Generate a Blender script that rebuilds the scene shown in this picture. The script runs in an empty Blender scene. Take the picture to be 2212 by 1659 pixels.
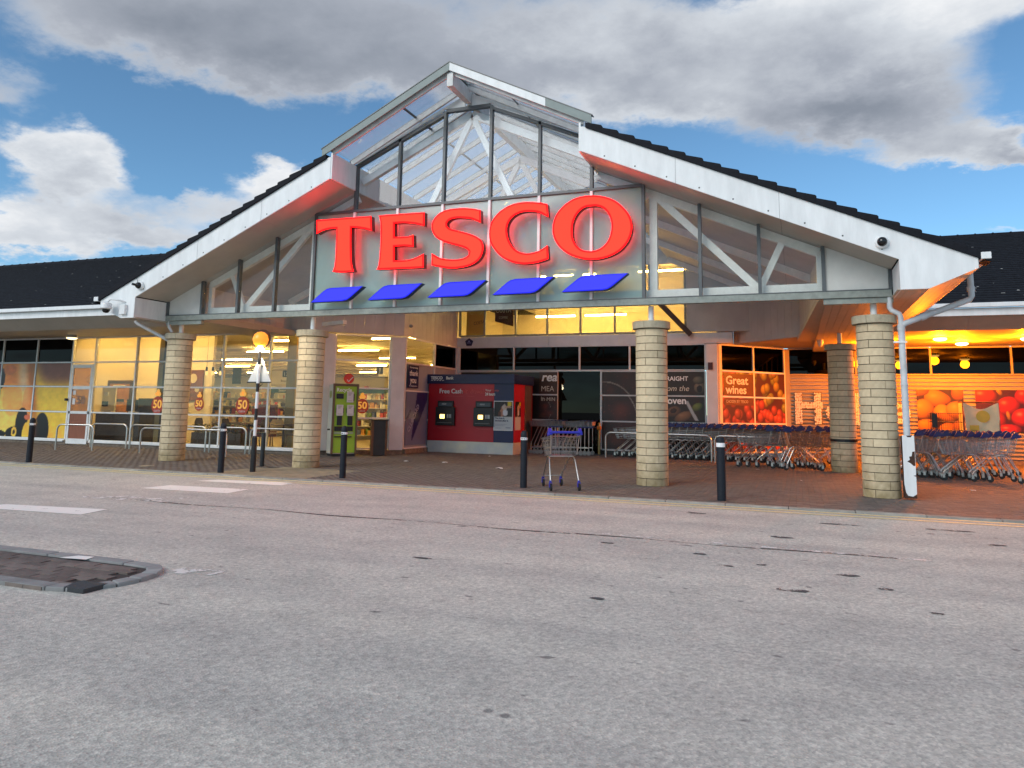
import bpy, math, random
import numpy as np
from mathutils import Vector, Matrix
from mathutils.geometry import tessellate_polygon
R = math.radians
rnd = random.Random(7)
sc = bpy.context.scene
C = sc.collection

# ------------------------------------------------------------------ camera
YAW, PITCH, ROLL = -.3643, .1339, .0168
Fv = Vector((math.sin(YAW) * math.cos(PITCH), math.cos(YAW) * math.cos(PITCH), math.sin(PITCH)))
Rv = Vector((math.cos(YAW), -math.sin(YAW), 0)); Uv = Rv.cross(Fv)
cr_, sr_ = math.cos(ROLL), math.sin(ROLL)
R2 = Rv * cr_ + Uv * sr_; U2 = Uv * cr_ - Rv * sr_
cam = bpy.data.cameras.new('camera'); co = bpy.data.objects.new('camera', cam); C.objects.link(co)
M = Matrix((R2, U2, -Fv)).transposed().to_4x4(); M.translation = Vector((6.566, -14.357, 1.383))
co.matrix_world = M
cam.sensor_width = 36; cam.lens = 747.25 / 1024 * 36; cam.shift_y = -(384 - 308.64) / 1024
cam.clip_end = 2000
sc.camera = co

# ------------------------------------------------------------------ world: blue evening sky with broken cloud
W = bpy.data.worlds.new('World'); sc.world = W; W.use_nodes = True
nt = W.node_tree; nt.nodes.clear(); N = nt.nodes; LK = nt.links
def nd(t, **k):
    n = N.new(t)
    for a, b in k.items(): setattr(n, a, b)
    return n
def setin(n, i, v):
    if hasattr(v, 'is_output') or isinstance(v, bpy.types.NodeSocket): LK.new(v, n.inputs[i])
    else: n.inputs[i].default_value = v
def mth(op, a, b=0.0, c=None, clamp=False):
    n = nd('ShaderNodeMath', operation=op, use_clamp=clamp); setin(n, 0, a); setin(n, 1, b)
    if c is not None: setin(n, 2, c)
    return n.outputs[0]
def vm(op, a, b=(0, 0, 0)):
    n = nd('ShaderNodeVectorMath', operation=op); setin(n, 0, a); setin(n, 1, b)
    return n.outputs['Value'] if op == 'DOT_PRODUCT' else n.outputs[0]
SUN_EL, SUN_AZ = R(32), R(205)
sky = nd('ShaderNodeTexSky', sky_type='NISHITA', sun_disc=False, sun_elevation=SUN_EL, sun_rotation=SUN_AZ)
sky.air_density = .8; sky.dust_density = 0.0; sky.ozone_density = 1.6; sky.altitude = 600
tc = nd('ShaderNodeTexCoord')
dirv = tc.outputs['Generated']
sep = nd('ShaderNodeSeparateXYZ'); LK.new(dirv, sep.inputs[0])
den = mth('ADD', mth('ABSOLUTE', sep.outputs[2]), .32)
cmb = nd('ShaderNodeCombineXYZ')
LK.new(mth('DIVIDE', sep.outputs[0], den), cmb.inputs[0]); LK.new(mth('DIVIDE', sep.outputs[1], den), cmb.inputs[1]); LK.new(mth('MULTIPLY', sep.outputs[2], 1.2), cmb.inputs[2])
def noise(vec, scale, detail=6, rough=.55, out=0, dist=0.0):
    n = nd('ShaderNodeTexNoise'); LK.new(vec, n.inputs['Vector']); n.inputs['Scale'].default_value = scale
    n.inputs['Detail'].default_value = detail; n.inputs['Roughness'].default_value = rough; n.inputs['Distortion'].default_value = dist
    return n.outputs[out]
big = noise(cmb.outputs[0], 2.6, 9, .58)
fine = noise(cmb.outputs[0], 9.0, 8, .6)
wob = noise(cmb.outputs[0], 5.5, 8, .62, out=1)
wv = vm('SUBTRACT', wob, (.5, .5, .5))
wn = nd('ShaderNodeVectorMath', operation='SCALE'); LK.new(wv, wn.inputs[0]); wn.inputs[3].default_value = .13
dw = vm('ADD', dirv, wn.outputs[0])
# cloud banks at fixed compass directions (photo px/2 -> direction), size, density, greyness
BL = [(330, 15, 270, 55, 1.5, .75), (400, 70, 220, 26, 1.2, .6), (150, 25, 110, 40, 1.2, .6), (900, 20, 220, 36, 1.4, .1),
      (640, 55, 120, 60, 1.3, .1), (860, 8, 120, 26, 1.0, -.5), (700, 95, 70, 16, 1.0, .0), (5, 80, 40, 16, .9, .5), (66, 158, 36, 30, 2.2, .0), (60, 188, 40, 16, 1.2, .4),
      (275, 182, 42, 20, 1.9, -.1), (225, 212, 80, 16, 1.4, .3), (15, 232, 70, 20, 2.2, -.1), (150, 232, 70, 14, 1.5, .2),
      (880, 105, 80, 38, 1.9, .7), (955, 148, 48, 18, 2.0, .15), (830, 110, 50, 16, 1.2, .3), (1020, 155, 22, 12, 1.6, .5), (1010, 238, 34, 8, .9, .0)]
D = None; S = None
for (px, py, sx, sy, am, sh) in BL:
    d = (Fv + R2 * ((px - 512) / 747.25) + U2 * ((308.64 - py) / 747.25)).normalized()
    rr = Vector((d.y, -d.x, 0)).normalized(); uu = rr.cross(d)
    a = vm('DOT_PRODUCT', dw, tuple(rr * (747 / sx))); b = vm('DOT_PRODUCT', dw, tuple(uu * (747 / sy)))
    q = mth('ADD', mth('MULTIPLY', a, a), mth('MULTIPLY', b, b))
    fr = mth('GREATER_THAN', vm('DOT_PRODUCT', dw, tuple(d)), 0.0)
    g = mth('MULTIPLY', mth('EXPONENT', mth('MULTIPLY', q, -1.0)), mth('MULTIPLY', fr, am))
    D = g if D is None else mth('ADD', D, g)
    s_ = mth('MULTIPLY', g, sh); S = s_ if S is None else mth('ADD', S, s_)
# away from the view: the same broken cover goes on
inview = mth('GREATER_THAN', vm('DOT_PRODUCT', dirv, tuple(Fv)), .62)
base = mth('MULTIPLY', mth('SUBTRACT', 1.0, inview), .75)
dens = mth('ADD', mth('ADD', mth('MULTIPLY', D, .85), base), mth('ADD', mth('MULTIPLY', mth('SUBTRACT', big, .5), 1.25), mth('MULTIPLY', mth('SUBTRACT', fine, .5), .55)))
mr = nd('ShaderNodeMapRange', interpolation_type='SMOOTHSTEP'); LK.new(dens, mr.inputs[0]); mr.inputs[1].default_value = .42; mr.inputs[2].default_value = 1.2
shv = mth('ADD', mth('ADD', mth('MULTIPLY', S, .36), mth('MULTIPLY', mth('SUBTRACT', dens, .9), .12)), mth('MULTIPLY', mth('SUBTRACT', big, .5), .7), clamp=False)
shv = mth('ADD', shv, mth('MULTIPLY', mth('SUBTRACT', fine, .5), .28))
cr = nd('ShaderNodeValToRGB'); LK.new(mth('ADD', shv, .22, clamp=True), cr.inputs[0])
e = cr.color_ramp.elements; e[0].position = 0; e[0].color = (.80, .80, .80, 1); e[1].position = 1; e[1].color = (.19, .215, .26, 1)
x = e.new(.3); x.color = (.50, .53, .57, 1); x = e.new(.62); x.color = (.30, .325, .375, 1)
bg1 = nd('ShaderNodeBackground'); tn = nd('ShaderNodeVectorMath', operation='MULTIPLY'); LK.new(sky.outputs[0], tn.inputs[0]); tn.inputs[1].default_value = (.82, 1.10, 1.12); LK.new(tn.outputs[0], bg1.inputs[0]); bg1.inputs[1].default_value = .085
bg2 = nd('ShaderNodeBackground'); LK.new(cr.outputs[0], bg2.inputs[0]); bg2.inputs[1].default_value = .80
mx = nd('ShaderNodeMixShader'); LK.new(mr.outputs[0], mx.inputs[0]); LK.new(bg1.outputs[0], mx.inputs[1]); LK.new(bg2.outputs[0], mx.inputs[2])
wo = nd('ShaderNodeOutputWorld'); LK.new(mx.outputs[0], wo.inputs[0])

# ------------------------------------------------------------------ weak veiled evening sun
sl_ = bpy.data.lights.new('sun', 'SUN'); sl_.energy = 1.15; sl_.angle = R(35); sl_.color = (1, .95, .88)
so = bpy.data.objects.new('sun', sl_); C.objects.link(so)
sd = Vector((math.sin(SUN_AZ) * math.cos(SUN_EL), math.cos(SUN_AZ) * math.cos(SUN_EL), math.sin(SUN_EL)))
so.rotation_euler = sd.to_track_quat('Z', 'Y').to_euler()
sc.view_settings.view_transform = 'Standard'; sc.view_settings.look = 'None'; sc.view_settings.gamma = 1; sc.view_settings.exposure = .75
sc.view_settings.use_curve_mapping = False
sc.cycles.use_denoising = True; sc.cycles.max_bounces = 10; sc.cycles.diffuse_bounces = 4; sc.cycles.glossy_bounces = 4
sc.cycles.transparent_max_bounces = 24; sc.cycles.transmission_bounces = 6; sc.cycles.sample_clamp_indirect = 6; sc.cycles.caustics_reflective = False

# ------------------------------------------------------------------ materials
def s2l(c): return tuple((x / 12.92 if x <= .04045 else ((x + .055) / 1.055) ** 2.4) for x in c)
MC = {}
def mat(name, col=(.5, .5, .5), rough=.6, metal=0.0, var=.12, vscale=6.0, bump=0.0, bscale=40.0, spec=.5, col2=None, emit=None, estr=0.0, coat=0.0, stretch=None):
    if name in MC: return MC[name]
    m = bpy.data.materials.new(name); m.use_nodes = True; MC[name] = m
    t = m.node_tree; b = t.nodes['Principled BSDF']; L = t.links
    b.inputs['Roughness'].default_value = rough; b.inputs['Metallic'].default_value = metal
    b.inputs['Specular IOR Level'].default_value = spec; b.inputs['Coat Weight'].default_value = coat
    tcn = t.nodes.new('ShaderNodeTexCoord'); src = tcn.outputs['Object']
    if stretch:
        mp = t.nodes.new('ShaderNodeMapping'); L.new(src, mp.inputs[0]); mp.inputs['Scale'].default_value = stretch; src = mp.outputs[0]
    n = t.nodes.new('ShaderNodeTexNoise'); L.new(src, n.inputs['Vector']); n.inputs['Scale'].default_value = vscale; n.inputs['Detail'].default_value = 7; n.inputs['Roughness'].default_value = .62
    r = t.nodes.new('ShaderNodeValToRGB'); L.new(n.outputs[0], r.inputs[0])
    c2 = col2 or tuple(c * (1 - var) for c in col)
    c1 = tuple(min(1, c * (1 + var * .5)) for c in col) if col2 is None else col
    r.color_ramp.elements[0].position = .3; r.color_ramp.elements[0].color = (*c2, 1)
    r.color_ramp.elements[1].position = .7; r.color_ramp.elements[1].color = (*c1, 1)
    L.new(r.outputs[0], b.inputs['Base Color'])
    if bump:
        n2 = t.nodes.new('ShaderNodeTexNoise'); L.new(src, n2.inputs['Vector']); n2.inputs['Scale'].default_value = bscale; n2.inputs['Detail'].default_value = 5
        bp = t.nodes.new('ShaderNodeBump'); L.new(n2.outputs[0], bp.inputs['Height']); bp.inputs['Strength'].default_value = bump; bp.inputs['Distance'].default_value = .01
        L.new(bp.outputs[0], b.inputs['Normal'])
    if emit:
        b.inputs['Emission Color'].default_value = (*emit, 1); b.inputs['Emission Strength'].default_value = estr
    return m
def vary(m, amt=.25):
    """per-piece tint from Object Info random, multiplied into the base colour"""
    t = m.node_tree; b = t.nodes['Principled BSDF']; src = b.inputs['Base Color'].links[0].from_socket
    oi = t.nodes.new('ShaderNodeObjectInfo'); mr = t.nodes.new('ShaderNodeMapRange'); t.links.new(oi.outputs['Random'], mr.inputs[0])
    mr.inputs[3].default_value = 1 - amt; mr.inputs[4].default_value = 1 + amt * .4
    mm = t.nodes.new('ShaderNodeVectorMath'); mm.operation = 'SCALE'; t.links.new(src, mm.inputs[0]); t.links.new(mr.outputs[0], mm.inputs[3])
    t.links.new(mm.outputs[0], b.inputs['Base Color']); return m
def glass(name, tint=(1, 1, 1), refl=1.0, rough=.0, veil=0.0, veilcol=(.5, .5, .5)):
    if name in MC: return MC[name]
    m = bpy.data.materials.new(name); m.use_nodes = True; MC[name] = m
    t = m.node_tree; t.nodes.clear(); L = t.links
    tr = t.nodes.new('ShaderNodeBsdfTransparent'); tr.inputs[0].default_value = (*tint, 1)
    gl = t.nodes.new('ShaderNodeBsdfGlossy'); gl.inputs['Roughness'].default_value = rough
    ge = t.nodes.new('ShaderNodeNewGeometry')
    def mm_(op, a, b=None):
        n = t.nodes.new('ShaderNodeMath'); n.operation = op
        for i, v in enumerate((a, b)):
            if v is None: continue
            if isinstance(v, (int, float)): n.inputs[i].default_value = v
            else: L.new(v, n.inputs[i])
        return n
    dt = t.nodes.new('ShaderNodeVectorMath'); dt.operation = 'DOT_PRODUCT'; L.new(ge.outputs['Normal'], dt.inputs[0]); L.new(ge.outputs['Incoming'], dt.inputs[1])
    k1 = mm_('SUBTRACT', 1.0, mm_('ABSOLUTE', dt.outputs['Value']).outputs[0]); k5 = mm_('POWER', k1.outputs[0], 5.0)
    mu = mm_('MULTIPLY', mm_('ADD', mm_('MULTIPLY', k5.outputs[0], .96).outputs[0], .04).outputs[0], refl); mu.use_clamp = True
    base = tr.outputs[0]
    if veil:
        df = t.nodes.new('ShaderNodeBsdfDiffuse'); df.inputs[0].default_value = (*veilcol, 1)
        tl = t.nodes.new('ShaderNodeBsdfTranslucent'); tl.inputs[0].default_value = (*veilcol, 1)
        mm = t.nodes.new('ShaderNodeMixShader'); mm.inputs[0].default_value = .45; L.new(df.outputs[0], mm.inputs[1]); L.new(tl.outputs[0], mm.inputs[2])
        tcn = t.nodes.new('ShaderNodeTexCoord'); n = t.nodes.new('ShaderNodeTexNoise'); L.new(tcn.outputs['Object'], n.inputs['Vector']); n.inputs['Scale'].default_value = 1.6; n.inputs['Detail'].default_value = 6
        mrn = t.nodes.new('ShaderNodeMapRange'); L.new(n.outputs[0], mrn.inputs[0]); mrn.inputs[3].default_value = veil * .8; mrn.inputs[4].default_value = min(1, veil * 1.2)
        m2 = t.nodes.new('ShaderNodeMixShader'); L.new(mrn.outputs[0], m2.inputs[0]); L.new(tr.outputs[0], m2.inputs[1]); L.new(mm.outputs[0], m2.inputs[2]); base = m2.outputs[0]
    mx = t.nodes.new('ShaderNodeMixShader'); L.new(mu.outputs[0], mx.inputs[0]); L.new(base, mx.inputs[1]); L.new(gl.outputs[0], mx.inputs[2])
    o = t.nodes.new('ShaderNodeOutputMaterial'); L.new(mx.outputs[0], o.inputs[0]); return m
def emis(name, col, st):
    if name in MC: return MC[name]
    m = bpy.data.materials.new(name); m.use_nodes = True; MC[name] = m
    t = m.node_tree; t.nodes.clear(); e = t.nodes.new('ShaderNodeEmission'); e.inputs[0].default_value = (*col, 1); e.inputs[1].default_value = st
    o = t.nodes.new('ShaderNodeOutputMaterial'); t.links.new(e.outputs[0], o.inputs[0]); return m
def printmat(name='print_paper', rough=.35):
    if name in MC: return MC[name]
    m = bpy.data.materials.new(name); m.use_nodes = True; MC[name] = m; t = m.node_tree; b = t.nodes['Principled BSDF']
    a = t.nodes.new('ShaderNodeAttribute'); a.attribute_name = 'Col'; t.links.new(a.outputs['Color'], b.inputs['Base Color']); b.inputs['Roughness'].default_value = rough; return m

WHITE = mat('white_cladding', (.80, .82, .82), .45, var=.13, vscale=2.2, bump=.05, stretch=(2.6, 2.6, .55))
WFRAME = mat('white_frame_paint', (.86, .87, .86), .4, var=.1, vscale=5)
WSTEEL = mat('weathered_white_steel', (.92, .94, .94), .5, var=.12, vscale=7, bump=.1)
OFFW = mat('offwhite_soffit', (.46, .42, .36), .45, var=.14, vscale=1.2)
BOARD = mat('lilac_grey_boarding', (.58, .56, .54), .5, var=.14, vscale=1.5)
PILA = mat('pale_grey_pilaster', (.74, .72, .73), .5, var=.12, vscale=2)
DKFR = mat('dark_grey_aluminium', (.10, .11, .115), .4, metal=.2, var=.2)
GREENGR = mat('green_grey_aluminium', (.27, .30, .27), .45, var=.25, vscale=9)
TILE = mat('black_roof_tile', (.008, .009, .014), .7, spec=.2, var=.4, vscale=12, bump=.3)
SLATE = mat('dark_slate', (.014, .016, .022), .75, spec=.2, var=.5, vscale=9, bump=.4, bscale=60)
LICHEN = mat('lichen_spot', (.45, .45, .42), .8)
BLOCK = vary(mat('buff_block', (.74, .61, .40), .8, col2=(.60, .48, .31), vscale=9, bump=.35, bscale=55), .22)
def grime(m, h, amt, colr=(.45, .42, .30)):
    t = m.node_tree; b = t.nodes['Principled BSDF']; src = b.inputs['Base Color'].links[0].from_socket; L = t.links
    g = t.nodes.new('ShaderNodeNewGeometry'); sp = t.nodes.new('ShaderNodeSeparateXYZ'); L.new(g.outputs['Position'], sp.inputs[0])
    n = t.nodes.new('ShaderNodeTexNoise'); L.new(g.outputs['Position'], n.inputs['Vector']); n.inputs['Scale'].default_value = 7; n.inputs['Detail'].default_value = 6
    a = t.nodes.new('ShaderNodeMath'); a.operation = 'MULTIPLY_ADD'; L.new(n.outputs[0], a.inputs[0]); a.inputs[1].default_value = -h * 2.2; L.new(sp.outputs[2], a.inputs[2])
    r = t.nodes.new('ShaderNodeMapRange'); L.new(a.outputs[0], r.inputs[0]); r.inputs[1].default_value = -h * 1.2; r.inputs[2].default_value = 0; r.inputs[3].default_value = amt; r.inputs[4].default_value = 0
    x = t.nodes.new('ShaderNodeMixRGB'); x.blend_type = 'MULTIPLY'; L.new(r.outputs[0], x.inputs[0]); L.new(src, x.inputs[1]); x.inputs[2].default_value = (*colr, 1); L.new(x.outputs[0], b.inputs['Base Color']); return m
grime(BLOCK, .45, .85)
CAPST = mat('buff_cap_stone', (.47, .41, .29), .8, var=.25, vscale=8, bump=.3)
MORTAR = mat('mortar', (.07, .06, .04), .95, var=.3)
PAV = vary(mat('brown_block_paver', (.195, .16, .14), .8, col2=(.125, .103, .092), vscale=7, bump=.4), .35)
PAVJ = mat('sand_joint', (.055, .045, .04), .95)
BLK = mat('black_plastic', (.012, .012, .014), .35, var=.2)
CHROME = mat('galvanised_tube', (.62, .62, .60), .28, metal=1, var=.2, vscale=14)
WIRE = mat('zinc_wire', (.36, .37, .37), .35, metal=.9, var=.15)
BLUEPL = mat('blue_plastic', (.025, .035, .42), .35, var=.1)
NAVYPL = mat('navy_plastic', (.012, .014, .12), .4, var=.2)
TYRE = mat('black_rubber', (.015, .015, .015), .6)
BOLL = mat('bollard_paint', (.014, .018, .026), .6, spec=.25, var=.25, vscale=18)
REFL = mat('white_band', (.85, .86, .88), .3)
GRASSP = mat('lime_green_panel', (.30, .52, .035), .4, var=.06)
REDP = mat('red_panel', (.46, .008, .020), .35, var=.12, vscale=1.1)
NAVY = mat('navy_panel', (.008, .014, .085), .35, var=.1)
BRUSH = mat('brushed_plinth', (.72, .70, .56), .45, metal=.1, col2=(.42, .47, .54), vscale=1.3)
BLACKGL = mat('black_glass', (.004, .004, .005), .06, var=0, spec=.6)
YWALL = mat('cream_wall', (.80, .74, .60), .7, var=.05)
CEIL = mat('ceiling_white', (.85, .82, .72), .7, var=.03)
FLOORI = mat('pale_floor', (.45, .40, .32), .35, var=.1)
WOODD = mat('dark_wood', (.07, .035, .018), .5, var=.3, stretch=(1, 1, 8))
WOODO = mat('orange_wood', (.42, .19, .06), .45, var=.25, vscale=3, stretch=(6, 6, 1))
DKCAB = mat('charcoal_laminate', (.022, .019, .018), .5, var=.3)
SIDING = mat('cream_siding', (.40, .35, .25), .5, var=.12, vscale=2)
BEAMW = mat('beam_white', (.66, .67, .66), .5, var=.22, vscale=6)
STONEW = mat('stone_plinth', (.22, .18, .14), .9, var=.5, vscale=8, bump=.5)
PIPE = mat('grey_white_pipe', (.62, .64, .66), .4, var=.2, vscale=6)
RUST = mat('rusty_metal', (.06, .025, .015), .8, var=.4, vscale=20)
GLS = glass('shop_glass', (.93, .93, .90), 1.0)
GLSU = glass('upper_glass', (.90, .90, .84), .8)
GLSR = glass('roof_glass', (.93, .95, .96), .5, veil=.22, veilcol=(.85, .88, .92))
FROST = glass('frosted_glass', (.85, .92, .90), .9, .05, veil=.55, veilcol=(.56, .76, .73))
GLSIDE = glass('gable_glass', (.96, .96, .94), .7, veil=.03, veilcol=(.5, .55, .5))
DARKGL = glass('dark_window', (.006, .005, .005), .4)
TEXTW = mat('white_print', (.80, .80, .80), .5, var=0)
TEXTC = mat('cream_print', (.62, .56, .46), .5, var=0)

# ------------------------------------------------------------------ mesh helpers
class MB:
    def __init__(s): s.v = []; s.f = []; s.sm = False
    def add(s, vs, fs):
        o = len(s.v); s.v += [tuple(p) for p in vs]; s.f += [tuple(i + o for i in f) for f in fs]; return s
    def box(s, x0, x1, y0, y1, z0, z1):
        if x0 > x1: x0, x1 = x1, x0
        if y0 > y1: y0, y1 = y1, y0
        if z0 > z1: z0, z1 = z1, z0
        return s.add([(x0, y0, z0), (x1, y0, z0), (x1, y1, z0), (x0, y1, z0), (x0, y0, z1), (x1, y0, z1), (x1, y1, z1), (x0, y1, z1)],
                     [(0, 3, 2, 1), (4, 5, 6, 7), (0, 1, 5, 4), (1, 2, 6, 5), (2, 3, 7, 6), (3, 0, 4, 7)])
    def obox(s, a, b, w, z0, z1, off=0.0):
        """box along plan segment a->b, thickness w to the left of it starting at off"""
        d = Vector((b[0] - a[0], b[1] - a[1])); d.normalize(); n = Vector((-d.y, d.x))
        p = [Vector(a) + n * off, Vector(b) + n * off, Vector(b) + n * (off + w), Vector(a) + n * (off + w)]
        return s.add([(q.x, q.y, z) for z in (z0, z1) for q in p], [(0, 3, 2, 1), (4, 5, 6, 7), (0, 1, 5, 4), (1, 2, 6, 5), (2, 3, 7, 6), (3, 0, 4, 7)])
    def prism(s, poly, lo, hi, ax='y', holes=()):
        """poly in the plane normal to ax: y->(x,z), x->(y,z), z->(x,y)"""
        mk = {'y': lambda p, t: (p[0], t, p[1]), 'x': lambda p, t: (t, p[0], p[1]), 'z': lambda p, t: (p[0], p[1], t)}[ax]
        loops = [list(poly)] + [list(h) for h in holes]
        flat = [p for l in loops for p in l]; n = len(flat)
        tris = tessellate_polygon([[Vector((p[0], p[1], 0)) for p in l] for l in loops])
        vs = [mk(p, lo) for p in flat] + [mk(p, hi) for p in flat]; fs = [tuple(t) for t in tris] + [tuple(i + n for i in reversed(t)) for t in tris]
        o = 0
        for l in loops:
            k = len(l)
            for i in range(k): fs.append((o + i, o + (i + 1) % k, n + o + (i + 1) % k, n + o + i))
            o += k
        return s.add(vs, fs)
    def tube(s, pts, r, n=8, cap=True):
        pts = [Vector(p) for p in pts]; vs = []; fs = []; prev = None
        for i, p in enumerate(pts):
            d = (pts[min(i + 1, len(pts) - 1)] - pts[max(i - 1, 0)]).normalized()
            a = (prev - d * prev.dot(d)) if prev is not None else (Vector((0, 0, 1)) if abs(d.z) < .9 else Vector((1, 0, 0)))
            if prev is None: a = a - d * a.dot(d)
            a.normalize(); prev = a; b = d.cross(a); rr = r[i] if isinstance(r, (list, tuple)) else r
            vs += [p + (a * math.cos(2 * math.pi * k / n) + b * math.sin(2 * math.pi * k / n)) * rr for k in range(n)]
        for i in range(len(pts) - 1):
            for k in range(n): fs.append((i * n + k, i * n + (k + 1) % n, (i + 1) * n + (k + 1) % n, (i + 1) * n + k))
        if cap: fs += [tuple(reversed(range(n))), tuple(range((len(pts) - 1) * n, len(pts) * n))]
        return s.add(vs, fs)
    def lathe(s, prof, n=24, c=(0, 0), ax='z'):
        vs = []; fs = []
        for (r, z) in prof:
            for k in range(n):
                a = 2 * math.pi * k / n; x, y = r * math.cos(a), r * math.sin(a)
                vs.append((c[0] + x, c[1] + y, z) if ax == 'z' else ((z, c[0] + x, c[1] + y) if ax == 'x' else (c[0] + x, z, c[1] + y)))
        m = len(prof)
        for i in range(m - 1):
            for k in range(n): fs.append((i * n + k, i * n + (k + 1) % n, (i + 1) * n + (k + 1) % n, (i + 1) * n + k))
        fs += [tuple(reversed(range(n))), tuple(range((m - 1) * n, m * n))]
        return s.add(vs, fs)
    def quad(s, a, b, c, d): return s.add([a, b, c, d], [(0, 1, 2, 3)])
    def bar(s, a, b, w, h=None):
        """square bar between 2 points in an XZ-ish direction: w across in-plane, h in Y"""
        a, b = Vector(a), Vector(b); h = h or w; d = (b - a).normalized()
        y = Vector((0, 1, 0)) if abs(d.y) < .9 else Vector((0, 0, 1)); n = d.cross(y).normalized(); y = n.cross(d).normalized()
        P = [a + n * (i * w / 2) + y * (j * h / 2) for i, j in ((-1, -1), (1, -1), (1, 1), (-1, 1))]; Q = [p + (b - a) for p in P]
        return s.add(P + Q, [(0, 3, 2, 1), (4, 5, 6, 7), (0, 1, 5, 4), (1, 2, 6, 5), (2, 3, 7, 6), (3, 0, 4, 7)])
    def build(s, name, m=None, parent=None, smooth=False, bevel=0, label=None, kind=None):
        me = bpy.data.meshes.new(name); me.from_pydata(s.v, [], s.f); me.update()
        import bmesh
        bm = bmesh.new(); bm.from_mesh(me); bmesh.ops.recalc_face_normals(bm, faces=bm.faces); bm.to_mesh(me); bm.free()
        if smooth:
            me.polygons.foreach_set('use_smooth', [True] * len(me.polygons)); me.set_sharp_from_angle(angle=R(38))
        o = bpy.data.objects.new(name, me); C.objects.link(o)
        if m: me.materials.append(m)
        if parent is not None: o.parent = parent
        if bevel:
            b = o.modifiers.new('edge', 'BEVEL'); b.width = bevel; b.segments = 2; b.limit_method = 'ANGLE'
        if label: o['label'] = label
        if kind: o['kind'] = kind
        return o
def tag(o, label, cat, group=None, kind=None):
    if label: o['label'] = label
    if cat: o['category'] = cat
    if group: o['group'] = group
    if kind: o['kind'] = kind
    return o
def thing(name, label, cat, loc=(0, 0, 0), rz=0, group=None):
    o = bpy.data.objects.new(name, None); C.objects.link(o); o.location = loc; o.rotation_euler = (0, 0, rz); o.empty_display_size = .2
    return tag(o, label, cat, group)
KIDS = {}
def dup(o, parent=None, loc=None, rz=None, label=None, group=None):
    c = o.copy(); C.objects.link(c)
    if parent is not None: c.parent = parent
    if loc is not None: c.location = loc
    if rz is not None: c.rotation_euler = (0, 0, rz)
    if label: c['label'] = label
    if group: c['group'] = group
    if o not in KIDS: KIDS[o] = list(o.children)
    for ch in KIDS[o]: dup(ch, c)
    return c
def inst(src, parent, loc=(0, 0, 0), rz=0, scale=None):
    c = src.copy(); C.objects.link(c); c.parent = parent; c.location = loc; c.rotation_euler = (0, 0, rz)
    if scale: c.scale = scale
    return c
def B(name, m, parent, *bx, **k):
    b = MB()
    for q in bx: b.box(*q)
    return b.build(name, m, parent, **k)
def text(s, size, m, parent, org, ux, name='lettering', depth=.002, shear=0, bold=0, align='LEFT', uz=(0, 0, 1), sx=1.0, space=1.0):
    """flat print: origin org, reading direction ux, up uz (in the parent's space)"""
    cu = bpy.data.curves.new(name, 'FONT'); cu.body = s; cu.size = size; cu.shear = shear; cu.offset = bold; cu.extrude = depth; cu.align_x = align; cu.resolution_u = 3; cu.space_character = space
    t = bpy.data.objects.new(name, cu); C.objects.link(t)
    dg = bpy.context.evaluated_depsgraph_get(); me = bpy.data.meshes.new_from_object(t.evaluated_get(dg))
    bpy.data.objects.remove(t); o = bpy.data.objects.new(name, me); C.objects.link(o); me.materials.clear(); me.materials.append(m)
    x = Vector(ux).normalized(); z = Vector(uz).normalized(); n = x.cross(z)
    mtx = Matrix((x * sx, z, n)).transposed().to_4x4(); mtx.translation = Vector(org)
    me.transform(mtx)
    if parent is not None: o.parent = parent
    return o
def poster_grid(name, org, ux, w, h, fn, parent=None, res=.02, thick=.006, m=None, uz=(0, 0, 1)):
    """flat printed sheet; fn(U,V)->rgb array (sRGB), U right, V up, both 0..1"""
    nx, ny = max(2, int(w / res)), max(2, int(h / res))
    U, V = np.meshgrid(np.linspace(0, 1, nx + 1), np.linspace(0, 1, ny + 1))
    col = np.clip(fn(U, V), 0, 1); lin = np.where(col <= .04045, col / 12.92, ((col + .055) / 1.055) ** 2.4)
    x = Vector(ux).normalized(); z = Vector(uz); o = Vector(org)
    vs = [tuple(o + x * (float(u) * w) + z * (float(v) * h)) for u, v in zip(U.ravel(), V.ravel())]
    fs = [(j * (nx + 1) + i, j * (nx + 1) + i + 1, (j + 1) * (nx + 1) + i + 1, (j + 1) * (nx + 1) + i) for j in range(ny) for i in range(nx)]
    k = len(vs); n = x.cross(z); cs = [0, nx, (ny + 1) * (nx + 1) - 1, ny * (nx + 1)]
    vs += [tuple(Vector(vs[i]) - n * thick) for i in cs]
    fs += [(cs[0], k, k + 1, cs[1]), (cs[1], k + 1, k + 2, cs[2]), (cs[2], k + 2, k + 3, cs[3]), (cs[3], k + 3, k, cs[0]), (k, k + 3, k + 2, k + 1)]
    me = bpy.data.meshes.new(name); me.from_pydata(vs, [], fs)
    at = me.color_attributes.new('Col', 'FLOAT_COLOR', 'POINT'); a = np.ones((len(vs), 4), np.float32); a[:k, :3] = lin.reshape(-1, 3); a[k:, :3] = .6
    at.data.foreach_set('color', a.ravel()); me.materials.append(m or printmat())
    ob = bpy.data.objects.new(name, me); C.objects.link(ob)
    if parent is not None: ob.parent = parent
    return ob
def fbm(U, V, s, seed=0, oct=4):
    r = np.random.RandomState(seed); out = np.zeros_like(U); amp = 1; tot = 0
    for k in range(oct):
        for _ in range(3):
            a, b, p = r.uniform(-1, 1), r.uniform(-1, 1), r.uniform(0, 6.28); out += amp * np.sin(6.28 * s * (a * U + b * V) * 2 ** k + p + 1.3 * np.sin(6.28 * s * .7 * (b * U - a * V) * 2 ** k)) / 3
        tot += amp; amp *= .55
    return out / tot * .5 + .5
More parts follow.
